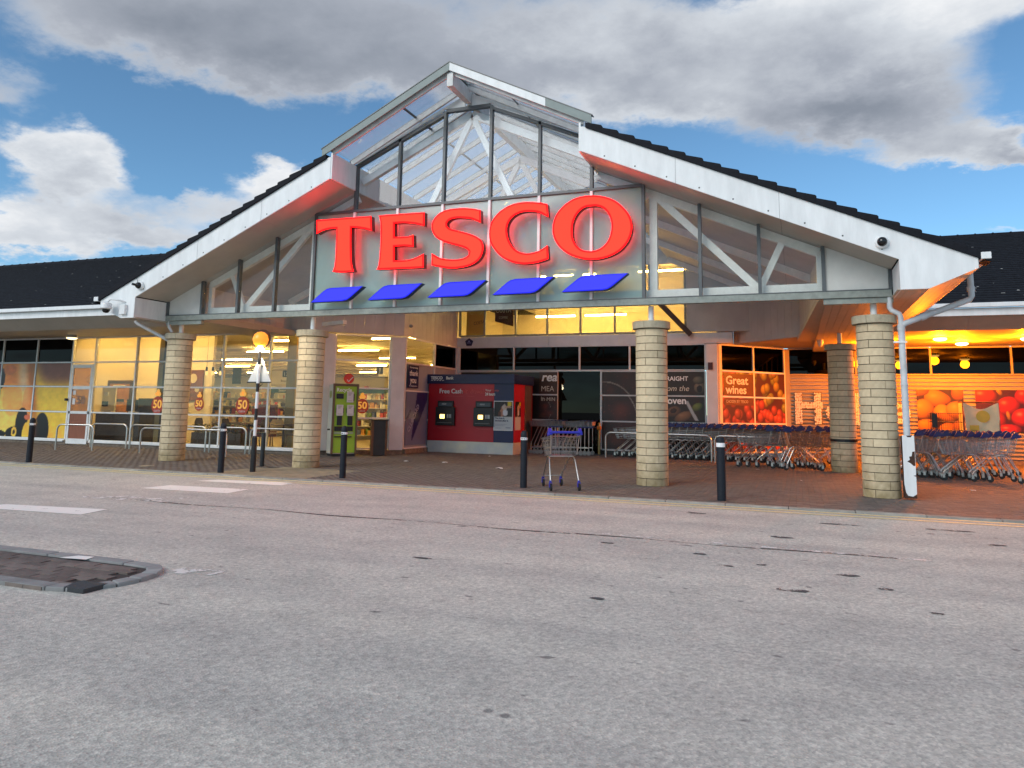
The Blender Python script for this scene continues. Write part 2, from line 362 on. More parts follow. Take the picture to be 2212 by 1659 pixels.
def balls(U, V, asp, items, bg):
    """shaded fruit: items (cx,cy,rx,ry,rot,col,stalk)"""
    out = np.array(bg)[None, None, :] * np.ones(U.shape + (3,))
    for (cx, cy, rx, ry, rot, col, gloss) in items:
        x = (U - cx) * asp; y = V - cy; c, s = math.cos(rot), math.sin(rot); a = (x * c + y * s) / (rx); b = (-x * s + y * c) / ry
        b = b * (1 + .35 * a * (gloss < 0)); q = a * a + b * b; m = np.clip((1 - q) * 9, 0, 1)[..., None]
        nz = np.sqrt(np.clip(1 - q, 0, 1)); lit = np.clip(.35 + .5 * nz + .28 * (-.5 * x / rx + .7 * y / ry), 0, 1.25)
        hl = np.exp(-(((x + .3 * rx) / (.25 * rx)) ** 2 + ((y - .35 * ry) / (.22 * ry)) ** 2)) * abs(gloss)
        cc = np.array(col)[None, None, :] * lit[..., None] + hl[..., None] * .5
        out = out * (1 - m) + cc * m
    return out

# ================================================================== GROUND
road = MB()
road.quad((-400, -400, -.03), (400, -400, -.03), (400, 400, -.03), (-400, 400, -.03))
def asphalt():
    m = bpy.data.materials.new('asphalt'); m.use_nodes = True; t = m.node_tree; b = t.nodes['Principled BSDF']; L = t.links
    tcn = t.nodes.new('ShaderNodeTexCoord'); ob = tcn.outputs['Object']
    def no(s, d=6, r=.6):
        n = t.nodes.new('ShaderNodeTexNoise'); L.new(ob, n.inputs['Vector']); n.inputs['Scale'].default_value = s; n.inputs['Detail'].default_value = d; n.inputs['Roughness'].default_value = r; return n.outputs[0]
    def ramp(i, a, b_, p0=.3, p1=.7):
        r = t.nodes.new('ShaderNodeValToRGB'); L.new(i, r.inputs[0]); r.color_ramp.elements[0].position = p0; r.color_ramp.elements[0].color = (*a, 1); r.color_ramp.elements[1].position = p1; r.color_ramp.elements[1].color = (*b_, 1); return r.outputs[0]
    def mul(a, b_, f=1.0):
        n = t.nodes.new('ShaderNodeMixRGB'); n.blend_type = 'MULTIPLY'; n.inputs[0].default_value = f; L.new(a, n.inputs[1]); L.new(b_, n.inputs[2]); return n.outputs[0]
    c = ramp(no(.35, 5), (.53, .52, .475), (.64, .61, .545))
    v = t.nodes.new('ShaderNodeTexVoronoi'); L.new(ob, v.inputs['Vector']); v.inputs['Scale'].default_value = 75
    c = mul(c, ramp(v.outputs['Color'], (.74, .74, .75), (1.08, 1.07, 1.05), .1, .9))
    c = mul(c, ramp(no(26, 3), (.80, .80, .80), (1.1, 1.1, 1.1), .35, .65))
    c = mul(c, ramp(no(1.7, 8, .7), (.86, .86, .87), (1.04, 1.04, 1.04), .3, .55))
    # drips and pocks, longer along the driving direction
    mp = t.nodes.new('ShaderNodeMapping'); L.new(ob, mp.inputs[0]); mp.inputs['Scale'].default_value = (2.6, 5.5, 1)
    n = t.nodes.new('ShaderNodeTexNoise'); L.new(mp.outputs[0], n.inputs['Vector']); n.inputs['Scale'].default_value = 1.6; n.inputs['Detail'].default_value = 5
    c = mul(c, ramp(n.outputs[0], (.45, .45, .47), (1, 1, 1), .27, .33))
    mp2 = t.nodes.new('ShaderNodeMapping'); L.new(ob, mp2.inputs[0]); mp2.inputs['Scale'].default_value = (.07, 1.0, 1); mp2.inputs['Rotation'].default_value = (0, 0, .03)
    n2 = t.nodes.new('ShaderNodeTexNoise'); L.new(mp2.outputs[0], n2.inputs['Vector']); n2.inputs['Scale'].default_value = 1.5; n2.inputs['Detail'].default_value = 4
    c = mul(c, ramp(n2.outputs[0], (.90, .90, .91), (1.06, 1.055, 1.04), .36, .64))
    v4 = t.nodes.new('ShaderNodeTexVoronoi'); L.new(ob, v4.inputs['Vector']); v4.inputs['Scale'].default_value = 2.3
    c = mul(c, ramp(v4.outputs[0], (.52, .52, .54), (1, 1, 1), .045, .075))
    L.new(c, b.inputs['Base Color']); b.inputs['Roughness'].default_value = .92; b.inputs['Specular IOR Level'].default_value = .25
    bp = t.nodes.new('ShaderNodeBump'); L.new(v.outputs[0], bp.inputs['Height']); bp.inputs['Strength'].default_value = .5; bp.inputs['Distance'].default_value = .006; L.new(bp.outputs[0], b.inputs['Normal']); return m
ASPH = asphalt()
o = road.build('road', ASPH); o['kind'] = 'structure'; o['label'] = 'worn grey asphalt road in front of the store'
# pavement bed and block pavers
pv = bpy.data.objects.new('pavement', None); C.objects.link(pv); pv['kind'] = 'structure'; pv['label'] = 'brown block paving in front of the store'
PB = B('paving_bed', PAVJ, pv, (-40, 30, -2.02, 12, -.2, -.012))
KS = vary(mat('kerb_concrete', (.34, .32, .28), .85, var=.3, vscale=5, bump=.3), .2); B('kerb_bed', PAVJ, pv, (-40, 30, -2.155, -2.03, -.2, -.02))
k0 = B('kerb_stone', KS, pv, (-.454, .454, -.068, .068, -.12, 0), bevel=.01); k0.location = (16.0, -2.092, -.001)
for k in range(1, 47): inst(k0, pv, (16.0 - .915 * k, -2.092 + rnd.uniform(-.003, .003), -.001 + rnd.uniform(-.003, .002)))
pm = MB(); pm.box(-.0965, .0965, -.0465, .0465, -.05, 0); pav0 = pm.build('paver', PAV, pv); pav0.location = (6.5, -1.9, 0)
allp = []
nrow = int((11.9 + 2.02) / .1)
slab_area = lambda x, y: (-4.75 < x < -2.35 and y < -.05)
for j in range(nrow):
    y = -2.02 + .05 + j * .1
    for i in range(int(36.0 / .2)):
        x = -19.0 + i * .2 + (.1 if j % 2 else 0)
        if slab_area(x, y): continue
        if y > 3.75 and x < -6.4: continue
        if y > 9.4 and x < 3.8: continue
        if y > 5.5 and x < -4.6: continue
        allp.append((x, y, rnd.uniform(-.003, .002)))
near = sorted(allp, key=lambda p: (p[0] - 6.57) ** 2 + (p[1] + 14.36) ** 2)
near300 = near[:300]; rest = near[300:]
for k, (x, y, z) in enumerate(near300):
    if k == 0: pav0.location = (x, y, z); continue
    inst(pav0, pv, (x, y, z))
rv = np.array(rest, np.float32)
bx = np.array([(-.0965, -.0465, 0), (.0965, -.0465, 0), (.0965, .0465, 0), (-.0965, .0465, 0), (-.0965, -.0465, -.03), (.0965, -.0465, -.03), (.0965, .0465, -.03), (-.0965, .0465, -.03)], np.float32)
vs = (rv[:, None, :] + bx[None]).reshape(-1, 3); fidx = np.array([(0, 1, 2, 3), (4, 5, 1, 0), (5, 6, 2, 1), (6, 7, 3, 2), (7, 4, 0, 3)])
fs = (np.arange(len(rv))[:, None, None] * 8 + fidx[None]).reshape(-1, 4)
me = bpy.data.meshes.new('pavers'); me.vertices.add(len(vs)); me.vertices.foreach_set('co', vs.ravel()); me.loops.add(fs.size); me.loops.foreach_set('vertex_index', fs.ravel().astype(np.int32)); me.polygons.add(len(fs)); me.polygons.foreach_set('loop_start', (np.arange(len(fs)) * 4).astype(np.int32)); me.update(calc_edges=True)
PAV2 = mat('brown_block_paver_mass', (.195, .16, .14), .8, col2=(.12, .10, .088), vscale=3.2, bump=.4)
me.materials.append(PAV2); o = bpy.data.objects.new('paver_field', me); C.objects.link(o); o.parent = pv; o['kind'] = 'stuff'
# pale slabs at the crossing
SLAB = vary(mat('buff_tactile_slab', (.30, .255, .18), .85, var=.25, vscale=5, bump=.3), .15)
sb = MB(); sb.box(-.197, .197, -.197, .197, -.05, .001); s0 = sb.build('slab', SLAB, pv); s0.location = (-4.55, -1.82, 0)
for i in range(6):
    for j in range(5):
        if (i, j) == (0, 0): continue
        if j == 4 and i < 1: continue
        inst(s0, pv, (-4.55 + i * .4, -1.82 + j * .4, rnd.uniform(-.002, .002)))
# markings
PAINT = mat('worn_white_paint', (.80, .79, .74), .6, col2=(.62, .61, .57), vscale=12)
def worn(name, col, thr):
    m = bpy.data.materials.new(name); m.use_nodes = True; t = m.node_tree; b = t.nodes['Principled BSDF']; L = t.links
    b.inputs['Base Color'].default_value = (*col, 1); b.inputs['Roughness'].default_value = .65
    tcn = t.nodes.new('ShaderNodeTexCoord'); n = t.nodes.new('ShaderNodeTexNoise'); L.new(tcn.outputs['Object'], n.inputs['Vector']); n.inputs['Scale'].default_value = 5.5; n.inputs['Detail'].default_value = 9; n.inputs['Roughness'].default_value = .72
    r = t.nodes.new('ShaderNodeMapRange'); L.new(n.outputs[0], r.inputs[0]); r.inputs[1].default_value = thr; r.inputs[2].default_value = thr + .05; L.new(r.outputs[0], b.inputs['Alpha']); return m
PAINTW = worn('flaking_white_paint', (.86, .85, .80), .335); PAINTV = worn('vanishing_white_paint', (.70, .69, .66), .50); PAINTY = worn('pale_yellow_paint', (.72, .64, .34), .30)
def mark(name, poly, m, label, z=-.026, grp=None):
    b = MB(); b.add([(x, y, z) for x, y in poly], [tuple(range(len(poly)))]); o = b.build(name, m); tag(o, label, None, grp, 'structure'); return o
mark('road_marking', [(-3.88, -3.2), (-3.72, -2.82), (-2.14, -2.56), (-2.06, -3.10)], PAINTW, 'white crossing stripe nearest the kerb')
mark('road_marking', [(-3.75, -4.6), (-3.72, -3.99), (-2.12, -3.88), (-2.02, -4.5)], PAINTW, 'second white crossing stripe from the kerb')
mark('road_marking', [(-3.6, -6.0), (-3.55, -5.7), (-2.1, -5.15), (-2.05, -5.8)], PAINTV, 'almost worn away third crossing stripe')
mark('road_marking', [(-3.7, -7.35), (-3.7, -6.95), (-2.07, -6.7), (-1.95, -7.2)], PAINTW, 'fourth crossing stripe at the far left of the road')
for yy, l in ((-2.30, 'yellow line next to the kerb'), (-2.58, 'outer yellow line along the road edge')):
    mark('road_marking', [(-40, yy - .05), (30, yy - .05), (30, yy + .05), (-40, yy + .05)], PAINTY, l)
mark('road_marking', [(4.4, -5.66), (7.75, -5.80), (7.76, -5.72), (4.4, -5.58)], PAINTV, 'thin faded white line in the middle of the road')
mark('road_marking', [(1.5, -9.3), (1.55, -9.05), (2.0, -9.0), (1.95, -9.2)], PAINTV, 'small faded white dash beside the island tip')
# tar seam and oil spots
TAR = worn('tar_seam_black', (.035, .035, .04), .42)
b = MB(); pts = [(-3.4 + i * .35, -5.78 + .0 * i + .04 * math.sin(i * .9) + .00 * i) for i in range(32)]
for (x0, y0), (x1, y1) in zip(pts, pts[1:]):
    w = .018 + .012 * math.sin(x0 * 2.1); b.quad((x0, y0 - w, -.0265), (x1, y1 - w, -.0265), (x1, y1 + w, -.0265), (x0, y0 + w, -.0265))
o = b.build('tar_seam', TAR); o['kind'] = 'structure'; o['label'] = 'dark cracked seam running along the road'
OIL = worn('oil_stain', (.08, .08, .085), .44); OIL.node_tree.nodes['Principled BSDF'].inputs['Roughness'].default_value = .9
for k, (x, y, rx, ry) in enumerate([(5.17, -3.28, .16, .06), (5.02, -3.12, .06, .03), (7.03, -3.5, .28, .05), (6.34, -4.93, .13, .06), (6.49, -7.67, .14, .05), (6.92, -6.85, .12, .05), (7.45, -8.0, .06, .04), (8.3, -3.4, .3, .05), (5.6, -6.4, .08, .03), (5.9, -6.9, .07, .03), (6.2, -6.7, .05, .03), (4.6, -6.2, .08, .03), (7.2, -7.3, .06, .04), (3.2, -7.8, .1, .03), (5.1, -8.6, .06, .03), (8.6, -4.4, .12, .04)]):
    n = 14; b = MB(); b.add([(x + rx * math.cos(6.283 * i / n) * rnd.uniform(.75, 1.15), y + ry * math.sin(6.283 * i / n) * rnd.uniform(.75, 1.15), -.0255 + .0001 * k) for i in range(n)], [tuple(range(n))])
    o = b.build('oil_stain', OIL); tag(o, None, None, None, 'structure')
# traffic island, lower left
isl = bpy.data.objects.new('traffic_island', None); C.objects.link(isl); isl['kind'] = 'structure'; isl['label'] = 'low block paved island with rounded end'
def isl_out(ins):
    p = [(-9, -9.18 - ins), (1.05, -9.13 - ins)]
    for i in range(1, 9):
        a = R(90 - i * 22.5); p.append((1.22 + (.42 - ins) * math.cos(a), -9.62 + (.5 - ins) * math.sin(a)))
    return p + [(-9, -10.28 + ins)]
KERBD = mat('grey_kerb', (.30, .305, .30), .8, var=.25, vscale=5, bump=.3)
vary(KERBD, .2)
def dense(p):
    out = [p[0]]; 
    for q in p[1:]:
        a = Vector(out[-1]); d = Vector(q) - a; n = max(1, round(d.length / .9)); out += [tuple(a + d * (i + 1) / n) for i in range(n)]
    return out
oo, ii = isl_out(0), isl_out(.13)
for k in range(len(oo) - 1):
    a0, a1, b0, b1 = Vector(oo[k]), Vector(oo[k + 1]), Vector(ii[k]), Vector(ii[k + 1]); n = max(1, round((a1 - a0).length / .9)); e_ = .004 / max(.05, (a1 - a0).length)
    for i in range(n):
        if (a0.lerp(a1, i / n)).x < -5: continue
        t0, t1 = i / n + e_, (i + 1) / n - e_
        b = MB(); b.prism([tuple(a0.lerp(a1, t0)), tuple(a0.lerp(a1, t1)), tuple(b0.lerp(b1, t1)), tuple(b0.lerp(b1, t0))], -.1, .004 + rnd.uniform(-.003, .003), 'z'); b.build('kerb_stone', KERBD, isl, bevel=.01)
b = MB(); b.prism(isl_out(.01), -.1, -.02, 'z'); b.build('kerb_bed', PAVJ, isl)
b = MB(); b.prism(isl_out(.131), -.1, -.012, 'z'); b.build('paving_bed', PAVJ, isl)
b = MB(); k = 0
ip = MB(); ip.box(-.0965, .0965, -.0465, .0465, -.03, .0); i0 = None
for j in range(8):
    for i in range(24):
        x = -3.2 + i * .2 + (.1 if j % 2 else 0); y = -9.38 - j * .1
        lim = 1.5 - .9 * abs((y + 9.7) / .5) ** 3 * .35
        if x > lim - .12 or (1.3 < x and -10.1 < y < -9.85): continue
        if i0 is None: i0 = ip.build('paver', PAV, isl); i0.location = (x, y, 0)
        else: inst(i0, isl, (x, y, rnd.uniform(-.003, .003)))
B('drain_cover', mat('cast_iron', (.03, .035, .04), .5, var=.3, bump=.4), isl, (1.31, 1.56, -10.07, -9.86, -.05, .004))
mark('road_marking', [(.38, -9.34), (.45, -9.2), (.62, -9.18), (.66, -9.30)], PAINTW, 'white paint splash on the island kerb', z=.009)

# ================================================================== STORE BUILDING
store = thing('supermarket_building', 'long low supermarket with slate roofs, glazed shopfronts and recessed entrance', 'building')
YS, YB, YR = 3.78, 9.55, 11.9
ZH, Z3, Z2, Z1, Z0 = 3.50, 2.69, 1.886, 1.055, .16
def frame_wall(a, b, xs, zs, mt, parent, w=.055, d=.09, name='mullion', doors=()):
    """vertical mullions at xs (fractions or metres along a->b) and transoms at zs"""
    A = Vector(a); Bv = Vector(b); Ln = (Bv - A).length; u = (Bv - A) / Ln
    for t in xs:
        p = A + u * (t - w / 2); q = A + u * (t + w / 2); m = MB(); m.obox(p, q, d, zs[0], zs[-1], -d * .55); m.build(name, mt, parent)
    for z in zs:
        for t0, t1 in zip(xs, xs[1:]):
            p = A + u * (t0 + w / 2 + .001); q = A + u * (t1 - w / 2 - .001); m = MB(); m.obox(p, q, d * .8, z - w * .42, z + w * .42, -d * .5); m.build('transom', mt, parent)
def panes(a, b, xs, zs, fn, parent, name='pane'):
    A = Vector(a); Bv = Vector(b); u = (Bv - A).normalized()
    for i, (t0, t1) in enumerate(zip(xs, xs[1:])):
        for j, (z0, z1) in enumerate(zip(zs, zs[1:])):
            mt = fn(i, j)
            if mt is None: continue
            m = MB(); m.obox(A + u * (t0 + .03), A + u * (t1 - .03), .012, z0 + .024, z1 - .024, -.006); m.build(name, mt, parent)
LX = [-22.6, -20.95, -19.33, -17.66, -15.99, -14.95, -13.17, -11.4, -9.68, -7.95, -6.62]
zs = [Z0, Z1, Z2, Z3, ZH]
lw = [x + 22.6 for x in LX]
frame_wall((-22.6, YS), (-6.62, YS), lw, zs, WFRAME, store)
def lp(i, j):
    if i < 4 and j == 3: return DARKGL
    if i < 4: return DARKGL
    if i == 4 and j < 3: return None
    return GLS
panes((-22.6, YS), (-6.62, YS), lw, zs, lp, store)
B('window_sill', WFRAME, store, (-22.6, -16.05, YS - .08, YS + .05, Z0 - .07, Z0 - .026), (-14.9, -6.62, YS - .08, YS + .05, Z0 - .07, Z0 - .026))
B('plinth', STONEW, store, (-22.6, -15.98, YS - .03, YS + .1, -.1, Z0 - .071), (-14.95, -6.5, YS - .03, YS + .1, -.1, Z0 - .071))
B('wall', YWALL, store, (-30, -22.63, YS, YS + .2, -.1, ZH))
# shop door in the left front
dr = MB(); dr.box(-15.93, -15.0, YS - .06, YS, .03, .2).box(-15.93, -15.0, YS - .06, YS, 1.0, 1.09).box(-15.93, -15.0, YS - .06, YS, 2.5, 2.62).box(-15.93, -15.85, YS - .06, YS, .2, 2.5).box(-15.08, -15.0, YS - .06, YS, .2, 2.5).box(-15.85, -15.08, YS - .06, YS, 1.80, 1.88)
door = dr.build('door', WFRAME, store, bevel=.004)
B('door_panel', mat('reddish_board', (.30, .10, .05), .5, var=.3, stretch=(12, 1, 1)), door, (-15.85, -15.08, YS - .04, YS - .02, .2, 1.0))
B('door_pane', glass('door_glass', (.75, .62, .5), 1.0, veil=.35, veilcol=(.6, .42, .3)), door, (-15.85, -15.08, YS - .035, YS - .025, 1.09, 1.8), (-15.85, -15.08, YS - .035, YS - .025, 1.88, 2.5))
B('handle', BLK, door, (-16.05, -15.98, YS - .14, YS - .06, 1.42, 1.5))
text('50', .38, mat('grey_print', (.22, .16, .14), .6), door, (-15.62, YS - .042, 1.32), (1, 0, 0), bold=.01)
B('notice', TEXTW, door, (-15.8, -15.68, YS - .045, YS - .04, 1.62, 1.76), (-15.8, -15.68, YS - .045, YS - .04, 1.3, 1.5))
# facet A (splayed), facet B (side), entrance wall
PA, PB_, PC, PD = (-6.45, 4.02), (-6.15, 4.35), (-4.92, 5.55), (-4.6, 5.80)
m = MB(); m.obox((-6.62, 3.84), PB_, .12, .12, ZH, -.12); m.build('pilaster', PILA, store, bevel=.005)
m = MB(); m.obox(PC, PD, .12, .12, ZH, -.12); m.build('pilaster', PILA, store, bevel=.005)
fa = Vector(PC) - Vector(PB_); fl = fa.length
frame_wall(PB_, PC, [.03, fl - .03], [.16, 1.055, 1.93, 2.75, ZH], WFRAME, store)
panes(PB_, PC, [0, fl], [.16, 1.055, 1.93, 2.75, ZH], lambda i, j: GLS, store)
m = MB(); m.obox((-6.6, 3.9), PD, .1, -.1, .12, -.06); m.build('plinth', STONEW, store)
# side wall: x = -4.6
BY = [5.82, 7.78, 9.45]; bl = [y - 5.82 for y in BY]
frame_wall((-4.6, 5.82), (-4.6, 9.5), [.0, 1.96, 3.63], [Z0, 1.0, Z2, Z3 + .05, ZH], PILA, store)
panes((-4.6, 5.82), (-4.6, 9.5), [.0, 1.96, 3.63], [Z0, 1.0, Z2, Z3 + .05, ZH], lambda i, j: (GLS if i == 0 else DARKGL) if j == 3 else mat('lilac_panel', (.33, .34, .42), .4, var=.08), store, name='panel')
B('plinth', STONEW, store, (-4.72, -4.53, 5.9, 9.5, -.1, .13))
# entrance wall y = 9.55
EX = [-4.48, -2.44, -.12, 1.55, 3.93]
ex = [x + 4.48 for x in EX]
frame_wall((-4.48, YB), (3.93, YB), ex, [2.69, ZH], PILA, store)
panes((-4.48, YB), (3.93, YB), ex, [2.69, ZH], lambda i, j: DARKGL, store)
for (x0, x1) in ((-4.48, -.86), (.58, 3.93)):
    L_ = x1 - x0; frame_wall((x0, YB), (x1, YB), [0.03, L_ - .03], [.15, 1.055, 1.886, 2.66], PILA, store)
    B('wall_panel', mat('dark_panel', (.03, .02, .018), .3), store, (x0, x1, YB + .02, YB + .06, 0, 2.66))
B('doorway', glass('door_dark_glass', (.01, .01, .01), .35), store, (-.86, .58, YB + .05, YB + .08, 0, 2.66))
B('pilaster', PILA, store, (3.96, 4.3, YB - .12, YB + .2, 0, ZH), bevel=.005)
B('pilaster', PILA, store, (-4.72, -4.5, YB - .06, YB + .1, 0, ZH), bevel=.005)
B('alarm_box', mat('maroon', (.06, .01, .015), .4), store, (4.02, 4.16, YB - .18, YB - .12, 2.7, 2.92))
B('band_panel', PILA, store, (-4.6, -1.2, YB - .02, YB + .05, ZH + .03, 3.86), (-1.19, 1.2, YB - .02, YB + .05, ZH + .03, 3.86), (1.21, 4.75, YB - .02, YB + .05, ZH + .03, 3.86))
def slope(x): return 6.32 - .448 * (abs(x) - 2.79)
# upper lit windows
UX = [-4.5, -3.55, -2.4, -1.26, -.1, 1.06, 2.2, 3.33]
for x in UX: B('mullion', GREENGR, store, (x - .03, x + .03, YB - .04, YB + .05, 3.89, min(6.1, slope(x) - .05)))
for x0, x1 in zip(UX, UX[1:]):
    B('transom', GREENGR, store, (x0 + .031, x1 - .031, YB - .03, YB + .04, 3.87, 3.93)); B('transom', GREENGR, store, (x0 + .031, x1 - .031, YB - .03, YB + .04, 4.97, 5.03))
    t0, t1 = min(6.08, slope(x0) - .07), min(6.08, slope(x1) - .07)
    m = MB(); m.prism([(x0 + .03, 3.93), (x1 - .03, 3.93), (x1 - .03, 4.97), (x0 + .03, 4.97)], YB, YB + .01); m.build('pane', GLSU, store)
    m = MB(); m.prism([(x0 + .03, 5.03), (x1 - .03, 5.03), (x1 - .03, t1), (x0 + .03, t0)], YB, YB + .01); m.build('pane', GLSU, store)
m = MB(); m.prism([(3.37, 3.89), (7.3, 3.89), (7.3, slope(7.3)), (3.37, slope(3.37))], YB - .02, YB + .06); m.build('wall', BOARD, store)
m = MB(); m.prism([(-4.53, 5.55), (-3.5, 6.0), (-2.8, 6.12), (2.8, 6.12), (3.36, 6.06), (2.79, 6.32), (2.79, 6.9), (0, 8.15), (-2.79, 6.9), (-2.79, 6.32)], YB - .02, YB + .06); m.build('wall', BEAMW, store)
# splayed window to the right of the pillar, then the sided wall
W0, W1 = (4.32, 9.72), (6.2, 11.85)
wl = (Vector(W1) - Vector(W0)).length
frame_wall(W0, W1, [.04, wl * .5, wl - .04], [Z0, 1.055, 1.886, 2.69, ZH], WFRAME, store)
panes(W0, W1, [.04, wl * .5, wl - .04], [Z0, 1.055, 1.886, 2.69, ZH], lambda i, j: DARKGL if j == 3 else None, store)
m = MB(); m.obox((4.26, 9.6), W0, .2, 0, ZH, -.1); m.build('pilaster', WFRAME, store)
B('corner_post', SIDING, store, (6.2, 6.36, YR - .1, YR + .1, 0, ZH))
MX = [6.3, 8.35, 10.46, 12.6, 14.75, 16.9]
frame_wall((6.3, YR), (16.9, YR), [x - 6.3 for x in MX], [2.66, ZH], SIDING, store)
panes((6.3, YR), (16.9, YR), [x - 6.3 for x in MX], [2.66, ZH], lambda i, j: DARKGL, store)
for k in range(21):
    z0 = .14 + k * .12; m = MB(); m.prism([(YR + .05, z0), (YR - .06, z0 + .018), (YR - .06, z0 + .066), (YR + .03, z0 + .080), (YR + .03, z0 + .118), (YR + .05, z0 + .118)], 6.36, 17.2, 'x'); m.build('siding_board', SIDING, store)
B('plinth', STONEW, store, (6.3, 17.2, YR - .02, YR + .1, -.1, .135))
# timber-boarded bulkheads over the recess
def bulk(a, b, z0=ZH + .04):
    n = max(1, round((Vector(b) - Vector(a)).length / .3)); A, Bb = Vector(a), Vector(b)
    for i in range(n):
        p = A + (Bb - A) * (i / n); q = A + (Bb - A) * ((i + 1) / n); u = (q - p).normalized(); q2 = q - u * .006
        zt = lambda P: min(6.3, slope(P.x) + .0) - .005
        d = Vector((-u.y, u.x)) * .03
        vs = [(p.x, p.y, z0), (q2.x, q2.y, z0), (q2.x, q2.y, zt(q2)), (p.x, p.y, zt(p))]; vs += [(x + d.x, y + d.y, z) for x, y, z in vs]
        m = MB(); m.add(vs, [(0, 1, 2, 3), (7, 6, 5, 4), (0, 4, 5, 1), (1, 5, 6, 2), (2, 6, 7, 3), (3, 7, 4, 0)]); m.build('cladding_board', BOARD, store)
bulk((-7.3, .35), (-7.3, YS - .05)); bulk((-7.3, YS - .06), (-6.5, YS - .06)); bulk((-6.5, YS - .06), (-4.6, 5.72)); bulk((-4.6, 5.72), (-4.6, YB))
bulk((4.3, YB), (4.74, 10.1)); bulk((4.74, 10.1), (6.69, 7.98)); bulk((6.69, 7.98), (7.06, .35))
B('trim', PILA, store, (-7.6, -6.5, YS - .1, YS - .03, ZH + .0, ZH + .06))
# slate roofs of the two wings (coursed)
def courses(ye, ridge_y, xa, xb_fn, name):
    p = .4545; z0 = 3.96; n = 36; dy = (ridge_y - ye) / n; m = MB(); L_ = math.hypot(1, p)
    for k in range(n):
        y0 = ye + k * dy; y1 = y0 + dy * 1.06; za = z0 + (y0 - ye) * p + .045; zb = z0 + (y1 - ye) * p + .008
        x1a, x1b = xb_fn(za), xb_fn(zb)
        m.add([(xa, y0, za), (x1a, y0, za), (x1b, y1, zb), (xa, y1, zb), (xa, y0, za - .03), (x1a, y0, za - .03)], [(0, 1, 2, 3), (0, 4, 5, 1)])
    return m.build(name, SLATE, store, kind='stuff')
vL = lambda z: -(2.88 + (7.02 - z) / .457); vR = lambda z: (2.88 + (7.02 - z) / .457)
courses(.3, 6.75, -34, vL, 'roof'); courses(5.25, 11.7, 34, vR, 'roof')
m = MB(); m.quad((-34, 6.75, 6.88), (-3.2, 6.75, 6.88), (-3.2, 10.5, 5.2), (-34, 10.5, 5.2)); m.quad((34, 11.7, 6.88), (3.2, 11.7, 6.88), (3.2, 15.5, 5.2), (34, 15.5, 5.2)); m.quad((-60, 10.5, 5.2), (-3.2, 10.5, 5.2), (-3.2, 46, 5.2), (-60, 46, 5.2)); m.build('roof', SLATE, store)
rt = MB(); rt.lathe([(.13, 0), (.13, .43), (.145, .43), (.145, .47)], 10, (0, 0), 'x'); r0 = rt.build('ridge_tile', TILE, store, smooth=True); r0.location = (-3.4, 6.75, 6.84)
for k in range(1, 58): inst(r0, store, (-3.4 - .47 * k, 6.75, 6.84))
for k in range(0, 28): inst(r0, store, (3.4 + .47 * k, 11.7, 6.84))
lc = MB()
for k in range(90):
    if k < 50: x = rnd.uniform(-22, -6); y = rnd.uniform(.4, 6.5); z = 3.96 + (y - .3) * .4545 + .04
    else: x = rnd.uniform(8.5, 14); y = rnd.uniform(5.4, 11.5); z = 3.96 + (y - 5.25) * .4545 + .04
    if k < 50 and x > vL(z) - .2: continue
    s = rnd.uniform(.008, .024); lc.quad((x - s * 1.5, y - s, z - s * .45), (x + s * 1.5, y - s, z - s * .45), (x + s, y + s, z + s * .46), (x - s, y + s, z + s * .46))
lc.build('bird_dropping', LICHEN, store, kind='stuff')
# eaves: gutters, fascias, soffits
B('gutter', WHITE, store, (-34, -9.30, .2, .31, 3.87, 3.97), bevel=.01); B('fascia', WHITE, store, (-34, -9.30, .32, .35, 3.69, 3.865))
B('gutter', WHITE, store, (9.30, 34, 5.15, 5.26, 3.87, 3.97), bevel=.01); B('fascia', WHITE, store, (9.30, 34, 5.27, 5.30, 3.69, 3.865))
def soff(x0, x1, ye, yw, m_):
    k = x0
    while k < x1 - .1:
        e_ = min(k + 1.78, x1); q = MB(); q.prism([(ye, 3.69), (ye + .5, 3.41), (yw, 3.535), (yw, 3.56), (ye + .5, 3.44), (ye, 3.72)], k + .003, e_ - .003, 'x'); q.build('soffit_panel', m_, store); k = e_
soff(-34, -8.56, .36, YS + .1, OFFW); soff(8.56, 24, 5.31, YR + .1, mat('gloss_soffit', (.52, .48, .40), .55, spec=.3, var=.08))

